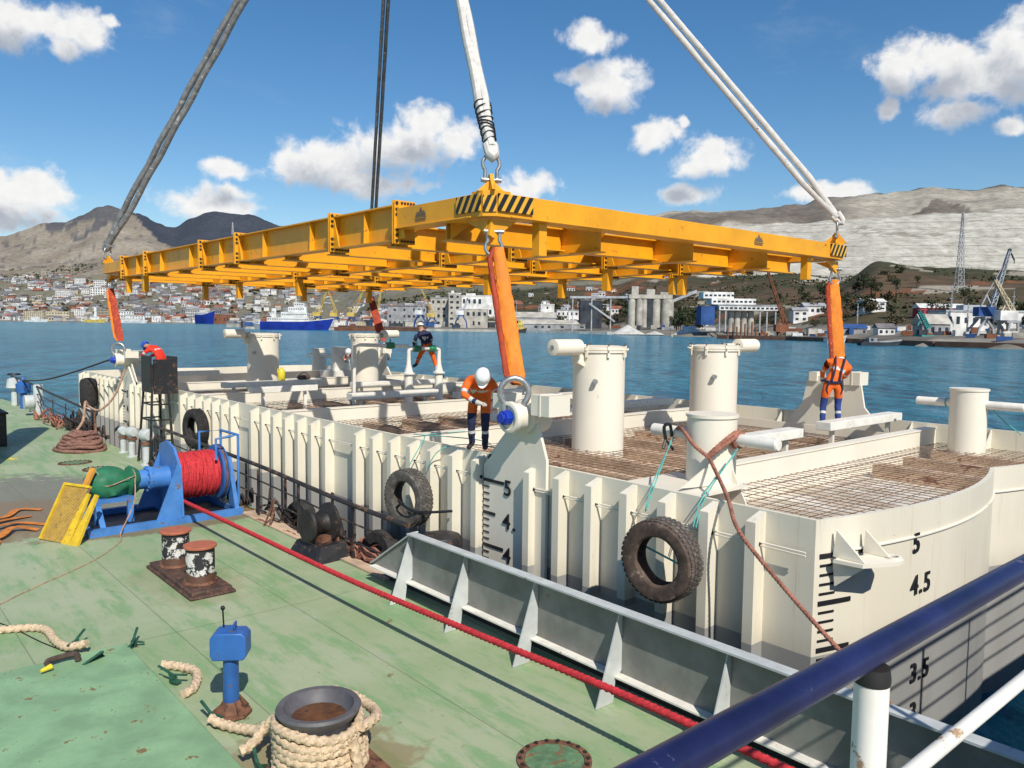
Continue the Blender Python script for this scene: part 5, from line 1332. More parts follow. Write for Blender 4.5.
A0, A1 = V((0.654713, 0.759453)), V((0.756894, -0.653643))        # plan axes of the view: straight out, and sideways
def out_at(tn, d): p = (A0 + A1 * tn) * d; return p.x, p.y
COLS = [(-1.015, [(2040, -4.0), (2060, 2.2), (2200, 4.0), (2900, 116.4), (3550, 225.6), (4500, 374.5), (5300, 274.5)]), (-0.79, [(2040, -4.0), (2060, 2.2), (2200, 4.0), (2900, 124.1), (3550, 235.0), (4500, 403.3), (5300, 308.3)]), (-0.64, [(2040, -4.0), (2060, 2.2), (2200, 4.0), (2900, 129.2), (3550, 254.5), (4500, 467.4), (5300, 383.9)]), (-0.565, [(2040, -4.0), (2060, 2.2), (2200, 4.0), (2900, 131.8), (3550, 284.3), (4500, 567.0), (5300, 501.2)]), (-0.5025, [(2040, -4.0), (2060, 2.2), (2200, 4.0), (2900, 133.9), (3550, 313.5), (4500, 632.2), (5300, 578.0)]), (-0.465, [(2040, -4.0), (2060, 2.2), (2200, 4.0), (2900, 135.2), (3550, 306.2), (4500, 600.4), (5300, 540.5)]), (-0.425, [(2040, -4.0), (2060, 2.2), (2200, 4.0), (2900, 136.5), (3550, 285.7), (4500, 518.2), (5300, 443.7)]), (-0.3738, [(2040, -4.0), (2060, 2.2), (2200, 4.0), (2900, 138.3), (3550, 323.3), (4500, 627.7), (5300, 572.7)]), (-0.345, [(2040, -4.0), (2060, 2.2), (2200, 4.0), (2900, 139.2), (3550, 320.1), (4500, 606.7), (5300, 548.0)]), (-0.3325, [(640, -4.0), (648, 2.2), (735, 2.2), (755, -4.0), (2040, -4.0), (2060, 2.2), (2200, 4.0), (2900, 139.7), (3550, 316.2), (4500, 596.2), (5300, 535.5)]), (-0.2775, [(645, -4.0), (653, 2.2), (740, 2.2), (760, -4.0), (2040, -4.0), (2060, 2.2), (2200, 4.0), (2900, 141.5), (3550, 305.1), (4500, 525.9), (5300, 452.8)]), (-0.2213, [(650, -4.0), (658, 2.2), (745, 2.2), (765, -4.0), (2040, -4.0), (2060, 2.2), (2200, 4.0), (2900, 143.4), (3550, 294.2), (4500, 472.7), (5300, 390.1)]), (-0.1525, [(650, -4.0), (658, 2.2), (780.0, 4.0), (950, 19.4), (1300, 40.8), (1800, 63.3), (2900, 163.9), (3550, 288.2), (4500, 442.5), (5300, 354.6)]), (-0.0775, [(648, -4.0), (656, 2.2), (777.6, 4.0), (950, 20.3), (1300, 54.9), (1800, 82.9), (2900, 166.5), (3550, 291.3), (4500, 440.9), (5300, 352.6)]), (0.01, [(632, -4.0), (644, 2.2), (758.4, 4.0), (950, 28.4), (1300, 70.9), (1700, 97.4), (2600, 263.0), (3200, 242.4)]), (0.06, [(590, -4.0), (602, 2.2), (708.0, 4.0), (950, 28.9), (1300, 74.9), (1700, 102.6), (2600, 264.5), (3200, 244.3)]), (0.1225, [(540, -4.0), (552, 2.2), (648.0, 4.0), (950, 29.6), (1300, 74.2), (1700, 101.7), (2600, 292.4), (3200, 278.6)]), (0.16, [(515, -4.0), (521, 2.2), (628.3, 4.0), (800, 29.2), (1100, 64.2), (1260, 75.8), (1480, 145.4), (1740, 220.0), (2020, 264.7), (2300, 326.5), (2800, 326.2)]), (0.235, [(468, -4.0), (474, 2.2), (570.96, 4.0), (800, 33.9), (1080, 66.7), (1260, 81.7), (1480, 149.5), (1740, 221.6), (2020, 279.1), (2300, 341.4), (2800, 344.4)]), (0.285, [(430, -4.0), (436, 2.2), (524.6, 4.0), (700, 29.9), (1000, 67.8), (1260, 87.1), (1480, 154.1), (1740, 224.8), (2020, 290.3), (2300, 347.1), (2800, 351.3)]), (0.3475, [(380, -4.0), (386, 2.2), (463.59999999999997, 4.0), (620, 26.0), (950, 70.1), (1260, 86.5), (1480, 156.1), (1740, 230.4), (2020, 299.4), (2300, 360.3), (2800, 367.4)]), (0.3975, [(345, -4.0), (351, 2.2), (420.9, 4.0), (560, 22.2), (850, 54.3), (1260, 87.2), (1480, 159.7), (1740, 237.9), (2020, 308.2), (2300, 376.0), (2800, 386.5)]), (0.46, [(294, -4.0), (300, 2.2), (358.68, 4.0), (440, 11.8), (720, 62.6), (860, 65.1), (1260, 94.4), (1480, 167.3), (1740, 245.7), (2020, 319.7), (2300, 394.9), (2800, 409.6)]), (0.535, [(264, -4.0), (270, 2.2), (322.08, 4.0), (420, 13.0), (690, 57.4), (860, 63.7), (1260, 94.0), (1480, 171.4), (1740, 256.0), (2020, 329.1), (2300, 405.6), (2800, 422.5)]), (0.64, [(238, -4.0), (244, 2.2), (290.36, 4.0), (400, 13.1), (680, 55.0), (860, 62.7), (1260, 95.5), (1480, 177.8), (1740, 269.0), (2020, 339.2), (2300, 415.6), (2800, 434.7)]), (0.9725, [(190, -4.0), (196, 2.2), (231.79999999999998, 4.0), (380, 13.3), (680, 51.7), (1260, 94.1), (1480, 176.2), (1740, 267.1), (2020, 331.9), (2300, 403.0), (2800, 419.4)])]                     # (tangent of bearing, [(distance, height) ...])
def prof(pts, d):
    if d <= pts[0][0]: return -4.0
    for (a, za), (c, zc2) in zip(pts, pts[1:]):
        if d <= c: return za + (zc2 - za) * (d - a) / (c - a)
    return pts[-1][1]
def land(tn, d):
    for (ta, pa), (tb, pb) in zip(COLS, COLS[1:]):
        if tn <= tb:
            q = max(0, (tn - ta) / (tb - ta)); q = q * q * (3 - 2 * q)
            return prof(pa, d) * (1 - q) + prof(pb, d) * q
    return prof(COLS[-1][1], d)
def fbm(p, o=5):
    return noise.fractal(p, 1.0, 2.1, o)
NT_ = 640
DS = [200 * (1240 / 200) ** (i / 95) for i in range(95)] + [1240 + 5 * i for i in range(104)] + [1760 * (5600 / 1760) ** (i / 64) for i in range(65)]
ND = len(DS)
verts, cols = [], []
T0, T1 = -.98, .98
for i in range(NT_):
    tn = T0 + (T1 - T0) * i / (NT_ - 1)
    for j in range(ND):
        d = DS[j]
        x, y = out_at(tn, d); z = land(tn, d); z0 = z
        px = 512 + 800 * tn
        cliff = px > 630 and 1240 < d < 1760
        upper = px > 600 and d >= 1760
        nz = fbm(V((x * .0035, y * .0035, 0))); fq = .5
        if z > 6:
            k = min(1, (z - 6) / 60)
            if cliff:
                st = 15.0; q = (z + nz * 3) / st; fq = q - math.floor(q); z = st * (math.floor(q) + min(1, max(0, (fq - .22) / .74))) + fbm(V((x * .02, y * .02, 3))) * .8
            else: z += nz * k * (22 if d > 1700 else 9) + fbm(V((x * .015, y * .015, 7))) * k * (7 if d > 1700 else 3.5)
            rg = noise.ridged_multi_fractal(V((x * .0016, y * .0016, 2.2)), 1.0, 2.1, 5, 1.0, 2.0) if d > 2600 else 1
            if d > 2600: z += (rg - 1.1) * k * 26
        verts.append((x, y, z))
        n2 = fbm(V((x * .006, y * .006, 5))); n3 = fbm(V((x * .03, y * .03, 1)))
        if z0 < 8: c = V((.21, .19, .16)) * (1 + .3 * n3)
        elif px > 300 and d < 1240:
            c = V((.115, .078, .048)).lerp(V((.058, .06, .032)), min(1, max(0, .6 + n2 * 1.1 + n3 * .6)))
            if 800 < px < 872 and 850 < d < 1235 and fbm(V((x * .012, y * .012, 29))) > -.25: c = V((.46, .43, .36))
            if fbm(V((x * .012, y * .012, 9))) > .42: c = V((.36, .31, .24))
            if fbm(V((x * .010, y * .014, 19))) > .40: c = V((.21, .09, .045))
        elif cliff:
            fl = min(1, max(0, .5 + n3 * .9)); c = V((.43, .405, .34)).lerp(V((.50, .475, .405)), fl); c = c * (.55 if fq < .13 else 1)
            if n2 < -.42 and n3 < -.05: c = c.lerp(V((.2, .17, .13)), .6)
            if px < 700: c = c.lerp(V((.19, .16, .12)), min(1, (700 - px) / 50))
        elif upper:
            c = V((.20, .175, .145)).lerp(V((.155, .13, .105)), min(1, max(0, .5 + n2)))
            heap = abs(px - 935 + (d - 1900) * .02) < 34 * (2030 - d) / 270
            sand = (1 if px > 860 and not heap else max(0, (px - 815) / 45) if px > 815 and not heap else 0 if heap else min(1, max(0, (d - 2020) / 120)) * (1 if px < 742 else .1))
            c = c.lerp(V((.40, .365, .295)), min(1, sand * min(1, max(0, .8 + n2))))
            if d > 2290: c = V((.07, .075, .05))
        else:
            c = V((.33, .285, .225)).lerp(V((.24, .20, .155)), min(1, max(0, .5 + n2 * 1.2)))
            if d < 3000: c = c.lerp(V((.15, .145, .10)), .75)
            elif d < 3300: c = c.lerp(V((.20, .17, .12)), .6 * min(1, max(0, .6 + n3)))
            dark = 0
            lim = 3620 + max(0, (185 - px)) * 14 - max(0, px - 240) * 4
            if px > 118 and d > lim + n2 * 120: dark = .93  # cloud shade over the ridge, painted into the ground colour
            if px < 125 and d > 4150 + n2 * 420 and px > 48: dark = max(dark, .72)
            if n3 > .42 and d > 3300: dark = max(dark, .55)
            c = c.lerp(V((.040, .052, .075)), dark)  # bluish tint puts distance haze into the colour too
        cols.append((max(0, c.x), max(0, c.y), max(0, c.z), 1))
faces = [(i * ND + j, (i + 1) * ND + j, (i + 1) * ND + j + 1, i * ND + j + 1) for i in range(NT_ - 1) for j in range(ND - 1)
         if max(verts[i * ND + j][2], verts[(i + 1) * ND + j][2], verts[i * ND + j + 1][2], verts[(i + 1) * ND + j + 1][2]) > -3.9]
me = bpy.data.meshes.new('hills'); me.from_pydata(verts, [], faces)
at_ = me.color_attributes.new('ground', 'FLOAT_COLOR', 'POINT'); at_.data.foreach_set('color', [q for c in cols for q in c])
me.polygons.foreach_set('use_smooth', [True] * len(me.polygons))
m, t, b = newmat('hillside')
ca_ = t.N('ShaderNodeVertexColor'); ca_.layer_name = 'ground'; pos = t.N('ShaderNodeNewGeometry').outputs['Position']
sp = t.N('ShaderNodeSeparateXYZ'); t.L(pos, sp.inputs[0])
n1 = t.noise(t.vscale(pos, (.05, .05, .05)), 1, 9, .68); n2 = t.noise(t.vscale(pos, (.02, .02, .45)), 1, 6, .6); n4 = t.noise(t.vscale(pos, (.12, .12, .12)), 1, 6, .7)
c = t.mix(1.0, ca_.outputs['Color'], t.mix(t.step(n1, .3, .7), (.78, .78, .78), (1.18, 1.18, 1.18)), 'MULTIPLY')
c = t.mix(1.0, c, t.mix(t.step(n2, .38, .62), (.90, .89, .87), (1.05, 1.05, 1.05)), 'MULTIPLY')
c = t.mix(t.math('MULTIPLY', t.step(n4, .58, .68), .55), c, t.mix(1.0, c, (.30, .32, .26), 'MULTIPLY'))
lum = t.N('ShaderNodeSeparateColor'); t.L(ca_.outputs['Color'], lum.inputs[0])
zz = t.math('MULTIPLY_ADD', t.noise(t.vscale(pos, (.006, .006, .006)), 1, 5, .6), 26, sp.outputs[2])
ln = t.math('MULTIPLY', t.step(t.math('PINGPONG', zz, 12.0), 1.2, .2), t.step(lum.outputs[0], .36, .40))
ln = t.math('MULTIPLY', ln, t.step(t.noise(t.vscale(pos, (.012, .012, .03)), 1, 5, .6), .40, .58))
gul = t.noise(t.vscale(pos, (.045, .045, .006)), 1, 7, .68)
c = t.mix(t.math('MULTIPLY', t.math('MULTIPLY', t.step(gul, .50, .68), t.step(lum.outputs[0], .33, .38)), .6), c, t.mix(1.0, c, (.55, .53, .50), 'MULTIPLY'))
c = t.mix(t.math('MULTIPLY', ln, t.step(n1, .25, .5)), c, t.mix(1.0, c, (.42, .40, .36), 'MULTIPLY'))
finish(t, b, c, .95, n1, .4, 1.2); b.inputs['Specular IOR Level'].default_value = .1
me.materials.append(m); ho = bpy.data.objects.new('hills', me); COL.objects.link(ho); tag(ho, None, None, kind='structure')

FR = math.atan2(-FWD[0], FWD[1])
def gz(px, d): return max(1.5, land((px - 512) / 800, d))
def at(px, d, z=None):
    x, y = out_at((px - 512) / 800, d); return (x, y, gz(px, d) if z is None else z)

# ---------------- trees
def tree_mesh(nm, h, w, seed, leaf='foliage_dark'):
    rnd = random.Random(seed); b = MB()
    b.tube([(0, 0, 0), (.1, 0, h * .3), (.0, .1, h * .62)], [.035 * h, .026 * h, .012 * h], 6, 1)
    for k in range(5):
        a = k * 1.26 + seed; b.tube([(0, 0, h * (.28 + .05 * k)), (w * .3 * math.cos(a), w * .3 * math.sin(a), h * (.5 + .06 * k))], [.014 * h, .006 * h], 5, 1)
    cl = [(rnd.gauss(0, w * .22), rnd.gauss(0, w * .22), h * rnd.uniform(.38, .9), w * rnd.uniform(.13, .24)) for _ in range(13)]
    for (x, y, z, r) in cl:
        for _ in range(26):
            d = V((rnd.gauss(0, 1), rnd.gauss(0, 1), rnd.gauss(0, 1))).normalized() * r * rnd.uniform(.6, 1.1); c = V((x, y, z)) + d
            u = V((rnd.gauss(0, 1), rnd.gauss(0, 1), rnd.gauss(0, .6))).normalized(); v2 = u.cross(V((rnd.gauss(0, 1), rnd.gauss(0, 1), 1)).normalized()).normalized()
            s = w * rnd.uniform(.045, .085)
            b.add([c - u * s, c + v2 * s, c + u * s, c - v2 * s], [(0, 1, 2, 3)], 0)
    o = b.build(nm, [leaf, 'bark'], smooth=0); return o
kinds = [('shore_tree', 9, 8, 1, 'foliage_dark', 'round dark green tree among the harbour buildings'), ('slender_tree', 12, 5, 2, 'foliage_dark', 'tall narrow dark tree on the far shore'), ('dry_bush', 5, 7, 3, 'foliage_dry', 'low olive brown bush on the far slope')]
rnd = random.Random(11)
spots = []
for _ in range(75): px = rnd.uniform(560, 1040); sh = 560 - max(0, px - 600) * .75; spots.append((px, sh * rnd.uniform(1.1, 1.75)))
for _ in range(30): px = rnd.uniform(672, 705); spots.append((px, rnd.uniform(520, 640)))
for _ in range(25): px = rnd.uniform(520, 640); spots.append((px, rnd.uniform(680, 900)))
for _ in range(25): px = rnd.uniform(800, 900); spots.append((px, rnd.uniform(420, 640)))
for _ in range(40): px = rnd.uniform(0, 300); spots.append((px, rnd.uniform(2080, 2500)))
protos = [None] * 3
for i, (px, d) in enumerate(spots):
    q = 0 if rnd.random() < .5 else 2 if rnd.random() < .6 else 1
    s = rnd.uniform(.7, 1.25) * (1.5 if d > 2000 else 1)
    if protos[q] is None:
        k = kinds[q]; o = tree_mesh(k[0], k[1], k[2], k[3], k[4]); protos[q] = tag(o, k[5], 'tree' if q < 2 else 'bush', 'trees on the far shore'); o.location = at(px, d); o.scale = (s, s, s)
    else: dup(protos[q], at(px, d), rnd.uniform(0, 6), scale=(s * rnd.uniform(.8, 1.2), s * rnd.uniform(.8, 1.2), s))
# scrub on the slopes: a mass nobody could count
b = MB(); rnd = random.Random(5)
def clump(x, y, z, r, nf):
    for _ in range(nf):
        c = V((x + rnd.gauss(0, r * .55), y + rnd.gauss(0, r * .55), z + abs(rnd.gauss(0, r * .45)))); u = V((rnd.gauss(0, 1), rnd.gauss(0, 1), rnd.gauss(0, .6))).normalized(); v2 = u.cross(V((rnd.gauss(0, 1), rnd.gauss(0, 1), 1)).normalized()).normalized(); s = r * rnd.uniform(.3, .6)
        b.add([c - u * s, c + v2 * s, c + u * s, c - v2 * s], [(0, 1, 2, 3)], 0 if rnd.random() < .55 else 1)
for _ in range(7500):
    px = rnd.uniform(480, 1120); sh = 560 - max(0, px - 600) * .75
    d = rnd.uniform(sh * 1.35, 1260); z = land((px - 512) / 800, d)
    x, y = out_at((px - 512) / 800, d)
    if z < 6 or fbm(V((x * .008, y * .008, 13))) < -.12: continue
    clump(x, y, z - .3, rnd.uniform(1.0, 2.7), 6)
for _ in range(4200):
    px = rnd.uniform(-60, 480); d = rnd.uniform(2080, 3300) if px < 235 else rnd.uniform(800, 1500); z = land((px - 512) / 800, d)
    if z < 3: continue
    x, y = out_at((px - 512) / 800, d); clump(x, y, z - 1, rnd.uniform(4, 9) if d > 2000 else rnd.uniform(2, 5), 6)
tag(b.build('hillside_scrub', ['foliage_dark', 'foliage_dry'], smooth=0), 'dark scrub and bushes covering the far slopes', 'scrub', kind='stuff')

# ---------------- houses of the town
def house_mesh(nm, w, dp, h, rf, wall, roof, rows, colsn):
    b = MB(); b.bb(-w / 2, w / 2, -dp / 2, dp / 2, -3, h)
    if rf: b.prism([(-w / 2 - .4, -dp / 2 - .4, h + .02), (-w / 2 - .4, dp / 2 + .4, h + .02), (-w / 2 - .4, 0, h + rf)], (w + .8, 0, 0), 1)
    else: b.bb(-w / 2 - .2, w / 2 + .2, -dp / 2 - .2, dp / 2 + .2, h + .02, h + .6, 1)
    for r in range(rows):
        for c in range(colsn):
            x = -w / 2 + w * (c + .5) / colsn; z = h * (r + .5) / rows
            b.bb(x - w / colsn * .26, x + w / colsn * .26, -dp / 2 - .06, -dp / 2 - .01, z - h / rows * .26, z + h / rows * .26, 2)
    return b.build(nm, [wall, roof, 'far_window'], smooth=0)
HK = [(12, 9, 5, 3.5, 'far_white', 'far_tile', 1, 3, 'small white house with red tiled roof in the far town'), (11, 9, 5.5, 3, 'far_cream', 'far_slate', 1, 3, 'small cream house with dark roof in the far town'), (14, 10, 7, 3.5, 'far_grey', 'far_slate', 2, 4, 'grey two storey house in the far town'),
      (10, 9, 5, 3, 'far_white', 'far_grey', 1, 2, 'small white house with grey roof in the far town'), (26, 12, 14, 0, 'far_white', 'far_grey', 4, 8, 'white flat roofed block of flats in the far town'), (34, 13, 16, 0, 'far_cream', 'far_concrete', 5, 10, 'cream flat roofed block of flats in the far town'), (12, 10, 6, 3.2, 'far_brown', 'far_tile', 2, 3, 'brown brick house with red roof in the far town')]
hp = [None] * len(HK); rnd = random.Random(21)
for i in range(270):
    if i < 215: px = rnd.uniform(-25, 300); d = 2090 + 950 * rnd.random() ** 1.25
    else: px = rnd.uniform(300, 640); d = rnd.uniform(760, 1150)
    if px > 232 and i < 215: px -= 80
    q = rnd.choices(range(7), [5, 3, 3, 5, .9, .7, 2])[0]; s = rnd.uniform(1.3, 2.3) if d > 2000 else rnd.uniform(.65, .95)
    if hp[q] is None:
        k = HK[q]; o = house_mesh('town_house' if k[3] else 'flat_block', *k[:8]); o.location = at(px, d); o.rotation_euler.z = FR; o.scale = (s, s, s)
        hp[q] = tag(o, k[8], 'house' if k[3] else 'apartment block', 'houses of the far hillside town')
    else: dup(hp[q], at(px, d), FR + rnd.uniform(-.6, .6), scale=s)

b = MB(); rnd = random.Random(77)
for _ in range(1500):
    px = rnd.uniform(-60, 430); far_ = px < 232 or rnd.random() < .55
    d = 2080 + 1000 * rnd.random() ** 1.3 if far_ else rnd.uniform(790, 1100)
    if far_ and px > 232: d = rnd.uniform(2100, 2900)
    x, y, z = at(px, d); sc = rnd.uniform(.8, 1.9) if far_ else rnd.uniform(.5, .9); w_, h_ = 11 * sc, rnd.uniform(4, 8) * sc
    m_ = rnd.choices([0, 1, 2, 3, 4], [4, 4, 2, 1, 2])[0]; R_ = Matrix.Rotation(FR + rnd.uniform(-.7, .7), 3, 'Z')
    b.box((x, y, z + h_ / 2 - 2), (w_, w_ * .8, h_ + 2), m_, M=R_)
    ps = [V((x, y, z)) + R_ @ V(q) for q in ((-w_ * .55, -w_ * .45, h_ - .9), (-w_ * .55, w_ * .45, h_ - .9), (-w_ * .55, 0, h_ + 2.2 * sc))]
    b.prism(ps, tuple(R_ @ V((w_ * 1.1, 0, 0))), rnd.choice([5, 5, 5, 6, 7, 7, 2]))
tag(b.build('town_houses', ['far_white', 'far_grey', 'far_concrete', 'far_cream', 'far_brown', 'far_slate', 'far_tile', 'far_steel'], smooth=0), 'dense mass of small roofs of the town on the far left hillside', 'town', kind='stuff')

# ---------------- harbour sheds and industrial buildings, one by one
def building(nm, lab, px, d, w, dp, h, wall, roof, gable=0, rows=2, colsn=6, z=None, yaw=0, cat='building'):
    t = thing(nm, lab, cat, at(px, d, z), FR + yaw)
    b = MB(); b.bb(-w / 2, w / 2, -dp / 2, dp / 2, -3, h); b.build('wall', wall, t, smooth=0)
    b = MB()
    if gable: b.prism([(-w / 2 - .5, -dp / 2 - .5, h + .03), (-w / 2 - .5, dp / 2 + .5, h + .03), (-w / 2 - .5, 0, h + gable)], (w + 1, 0, 0))
    else: b.bb(-w / 2 - .3, w / 2 + .3, -dp / 2 - .3, dp / 2 + .3, h + .03, h + .8); b.bb(-w * .3, -w * .1, -dp * .2, dp * .2, h + .83, h + 3)
    b.build('roof', roof, t, smooth=0)
    rw = random.Random(int(px)); wn_ = None
    for r in range(rows):
        zz = h * (r + .5) / rows
        for c in range(colsn):
            x = -w / 2 + w * (c + .5) / colsn
            if rw.random() < .14: continue
            if wn_ is None: wn_ = MB().bb(-w / colsn * .26, w / colsn * .26, -.12, 0, -h / rows * .22, h / rows * .2).build('window', 'far_window', t, smooth=0)
            else: wn_ = dup(wn_, parent=t)
            wn_.location = (x, -dp / 2 - .03, zz); wn_.scale = (rw.uniform(.6, 1.1), 1, rw.uniform(.75, 1.1))
    return t
for a in [('warehouse', 'long pale shed with low gable roof right of the near orange sling', 531, 690, 42, 24, 9, 'far_grey', 'far_concrete', 5, 1, 7),
          ('office_block', 'white stepped block among trees right of the orange sling', 547, 720, 12, 12, 19, 'far_white', 'far_white', 0, 4, 3),
          ('workshop', 'low white workshop with dark left wing in the middle distance', 567, 740, 20, 14, 12, 'far_white', 'far_grey', 0, 2, 5),
          ('dark_shed', 'dark blue shed left of the tall grey silos', 590, 640, 17, 14, 22, 'far_dark', 'far_slate', 0, 2, 3),
          ('long_shed', 'long low shed with pale roof on the quay left of the gravel heaps', 552, 640, 52, 14, 4, 'far_grey', 'far_concrete', 3.5, 1, 10),
          ('grey_store', 'tall grey concrete store behind the middle worker', 442, 760, 20, 18, 26, 'far_concrete', 'far_grey', 0, 4, 4),
          ('grain_elevator', 'narrow pale elevator tower left of the near orange sling', 455, 740, 11, 12, 30, 'far_concrete', 'far_white', 0, 6, 2),
          ('quay_shed', 'pale quay shed directly left of the near orange sling', 474, 700, 24, 14, 16, 'far_concrete', 'far_white', 0, 2, 5),
          ('port_store', 'grey brick port store behind the yellow cranes', 408, 760, 36, 18, 18, 'far_grey', 'far_slate', 0, 3, 8),
          ('wide_hall', 'wide white roofed hall above the quay behind the pale elevator tower', 480, 860, 50, 20, 22, 'far_white', 'far_white', 0, 2, 9),
          ('terminal', 'long white terminal with blue trim on the right quay behind the harbour crane', 992, 330, 46, 14, 6.5, 'far_white', 'far_steel', 0, 1, 14),
          ('quay_office', 'grey roofed quay office with white gable right of the teal crane', 931, 320, 11, 8, 4, 'far_grey', 'far_concrete', 4, 1, 4),
          ('red_hall', 'low red fronted hall with white arched roof up the right slope', 938, 425, 24, 8, 3.6, 'far_red', 'far_white', 2.5, 1, 9, 13.5),
          ('villa', 'white villa on the brown slope right of the leaning worker sling', 870, 470, 13, 10, 5, 'far_white', 'far_white', 2, 2, 3),
          ('low_house', 'low white house with long roof at the left foot of the right hill', 812, 520, 14, 9, 5, 'far_white', 'far_grey', 2.5, 1, 4),
          ('hill_cottage', 'small white cottage half hidden by bushes right of the orange lattice crane', 798, 500, 9, 8, 7, 'far_white', 'far_grey', 2, 2, 2),
          ('fish_store', 'pale store with dark doors at the waterline under the right sling', 850, 365, 13, 6, 2.6, 'far_grey', 'far_blue', 2, 1, 5),
          ('boat_house', 'white boathouse by the shore right of the leaning worker', 884, 335, 7, 5, 2.8, 'far_white', 'far_slate', 2, 1, 3),
          ('cream_terminal', 'cream waterfront hall at the foot of the far left town', 60, 2100, 60, 24, 24, 'far_cream', 'far_cream', 0, 3, 8),
          ('white_terminal', 'long white waterfront building right of the hanging left sling', 140, 2090, 120, 24, 16, 'far_white', 'far_grey', 0, 3, 16),
          ('brown_yard', 'low red brown boatyard shed right of the far ship bow', 222, 2000, 60, 24, 20, 'far_rust', 'far_rust', 0, 1, 8)]:
    building(*a)
# works with white upper storeys on round tanks
w = thing('cement_works', 'white cement works on four round tanks above the harbour', 'factory', at(745, 470, 3), FR)
for i, x in enumerate((-8.5, -4.8, -.9, 3.2)):
    MB().lathe((x, 0, 0), [(1.75, 0), (1.75, 12.2), (.1, 12.4)], 16).build('tank', 'far_concrete', w)
MB().bb(-17, 17, -6, 10, 12.6, 15.2).build('gallery', 'far_white', w, smooth=0); MB().bb(-18, 18, -6.3, 10.3, 15.25, 16).build('gallery_roof', 'far_grey', w, smooth=0)
MB().bb(-20, 6, 0, 14, 16.1, 19.6).build('upper_hall', 'far_white', w, smooth=0); MB().bb(-24, -6, 4, 16, 19.7, 23.5).build('top_hall', 'far_white', w, smooth=0)
for x in (-16.5, -13, 7, 11, 16): MB().bb(x - .35, x + .35, -5.5, -4.8, 0, 12.58).build('column', 'far_steel', w, smooth=0)
wn_ = None
for z, x0, x1, y in ((13.9, -16, 16, -6.1), (17.8, -19, 5, -.1), (21.5, -23, -7, 3.9)):
    x = x0
    while x < x1:
        wn_ = MB().bb(-.8, .8, -.06, -.02, -.5, .5).build('window', 'far_window', w, smooth=0) if wn_ is None else dup(wn_, parent=w)
        wn_.location = (x + .8, y, z); x += 2.6
MB().bb(-27, -19, -4, 8, 4, 15).build('blue_annex', 'far_blue', w, smooth=0)
w = thing('silo_block', 'row of tall grey cement silos with dark head house beside the gravel heaps', 'silo', at(651, 590, 5), FR)
for x, r in ((-14.6, 2.7), (-8.8, 2.5), (-5.2, 2.3), (3.4, 3.1), (11.8, 4.5)):
    MB().lathe((x, 0, 0), [(r, 0), (r, 20), (r * .9, 20.05), (r * .9, 20.8), (.1, 21)], 20).build('silo', 'far_concrete', w)
MB().bb(-3.4, .4, -2, 3, 0, 23).build('lift_shaft', 'far_dark', w, smooth=0)
MB().bb(-17, 8, -2.5, 3.5, 21.1, 24).bb(-15, -10, -2, 3, 24.05, 30).bb(-4, 2, -2, 3, 24.05, 28).bb(6, 15, -2, 3, 21.2, 26).build('head_house', 'far_concrete', w, smooth=0)
b = MB().bar((14, 0, 19), (33, 0, 27), 2, 2); b.build('covered_conveyor', 'far_steel', w, smooth=0)
b = MB().bar((-17, 0, 22), (-60, 0, 21.5), 1.6, 1.6); b.build('conveyor', 'far_steel', w, smooth=0)
MB().bar((-27, 0, 4), (-46, -2, 17), 1.2, 1.2).build('chute', 'far_steel', w, smooth=0)
for x in (-30, -44, -58): MB().bar((x, 0, -3), (x, 0, 21), .8, .8).build('trestle', 'far_steel', w, smooth=0)
for px, dd, s, lab in ((628, 522, 10, 'pale gravel heap left of the grey silos'), (690, 505, 10, 'pale gravel heap right of the grey silos'), (655, 520, 5, 'flat pale gravel bank between the two heaps')):
    b = MB(); rings = []
    for i in range(7):
        q = i / 6; rings.append([(s * (1 - q) * (1.15 + .15 * noise.noise(V((j, i, px)))) * math.cos(2 * pi * j / 24) * (1.2 if s < 6 else 1), s * (1 - q) * math.sin(2 * pi * j / 24), -1 + (s * .62 if s > 6 else 2.4) * q) for j in range(24)])
    b.ring(rings); o = b.build('gravel_heap', 'gravel'); o.location = at(px, dd, 1.5); o.rotation_euler.z = FR; tag(o, lab, 'gravel heap')

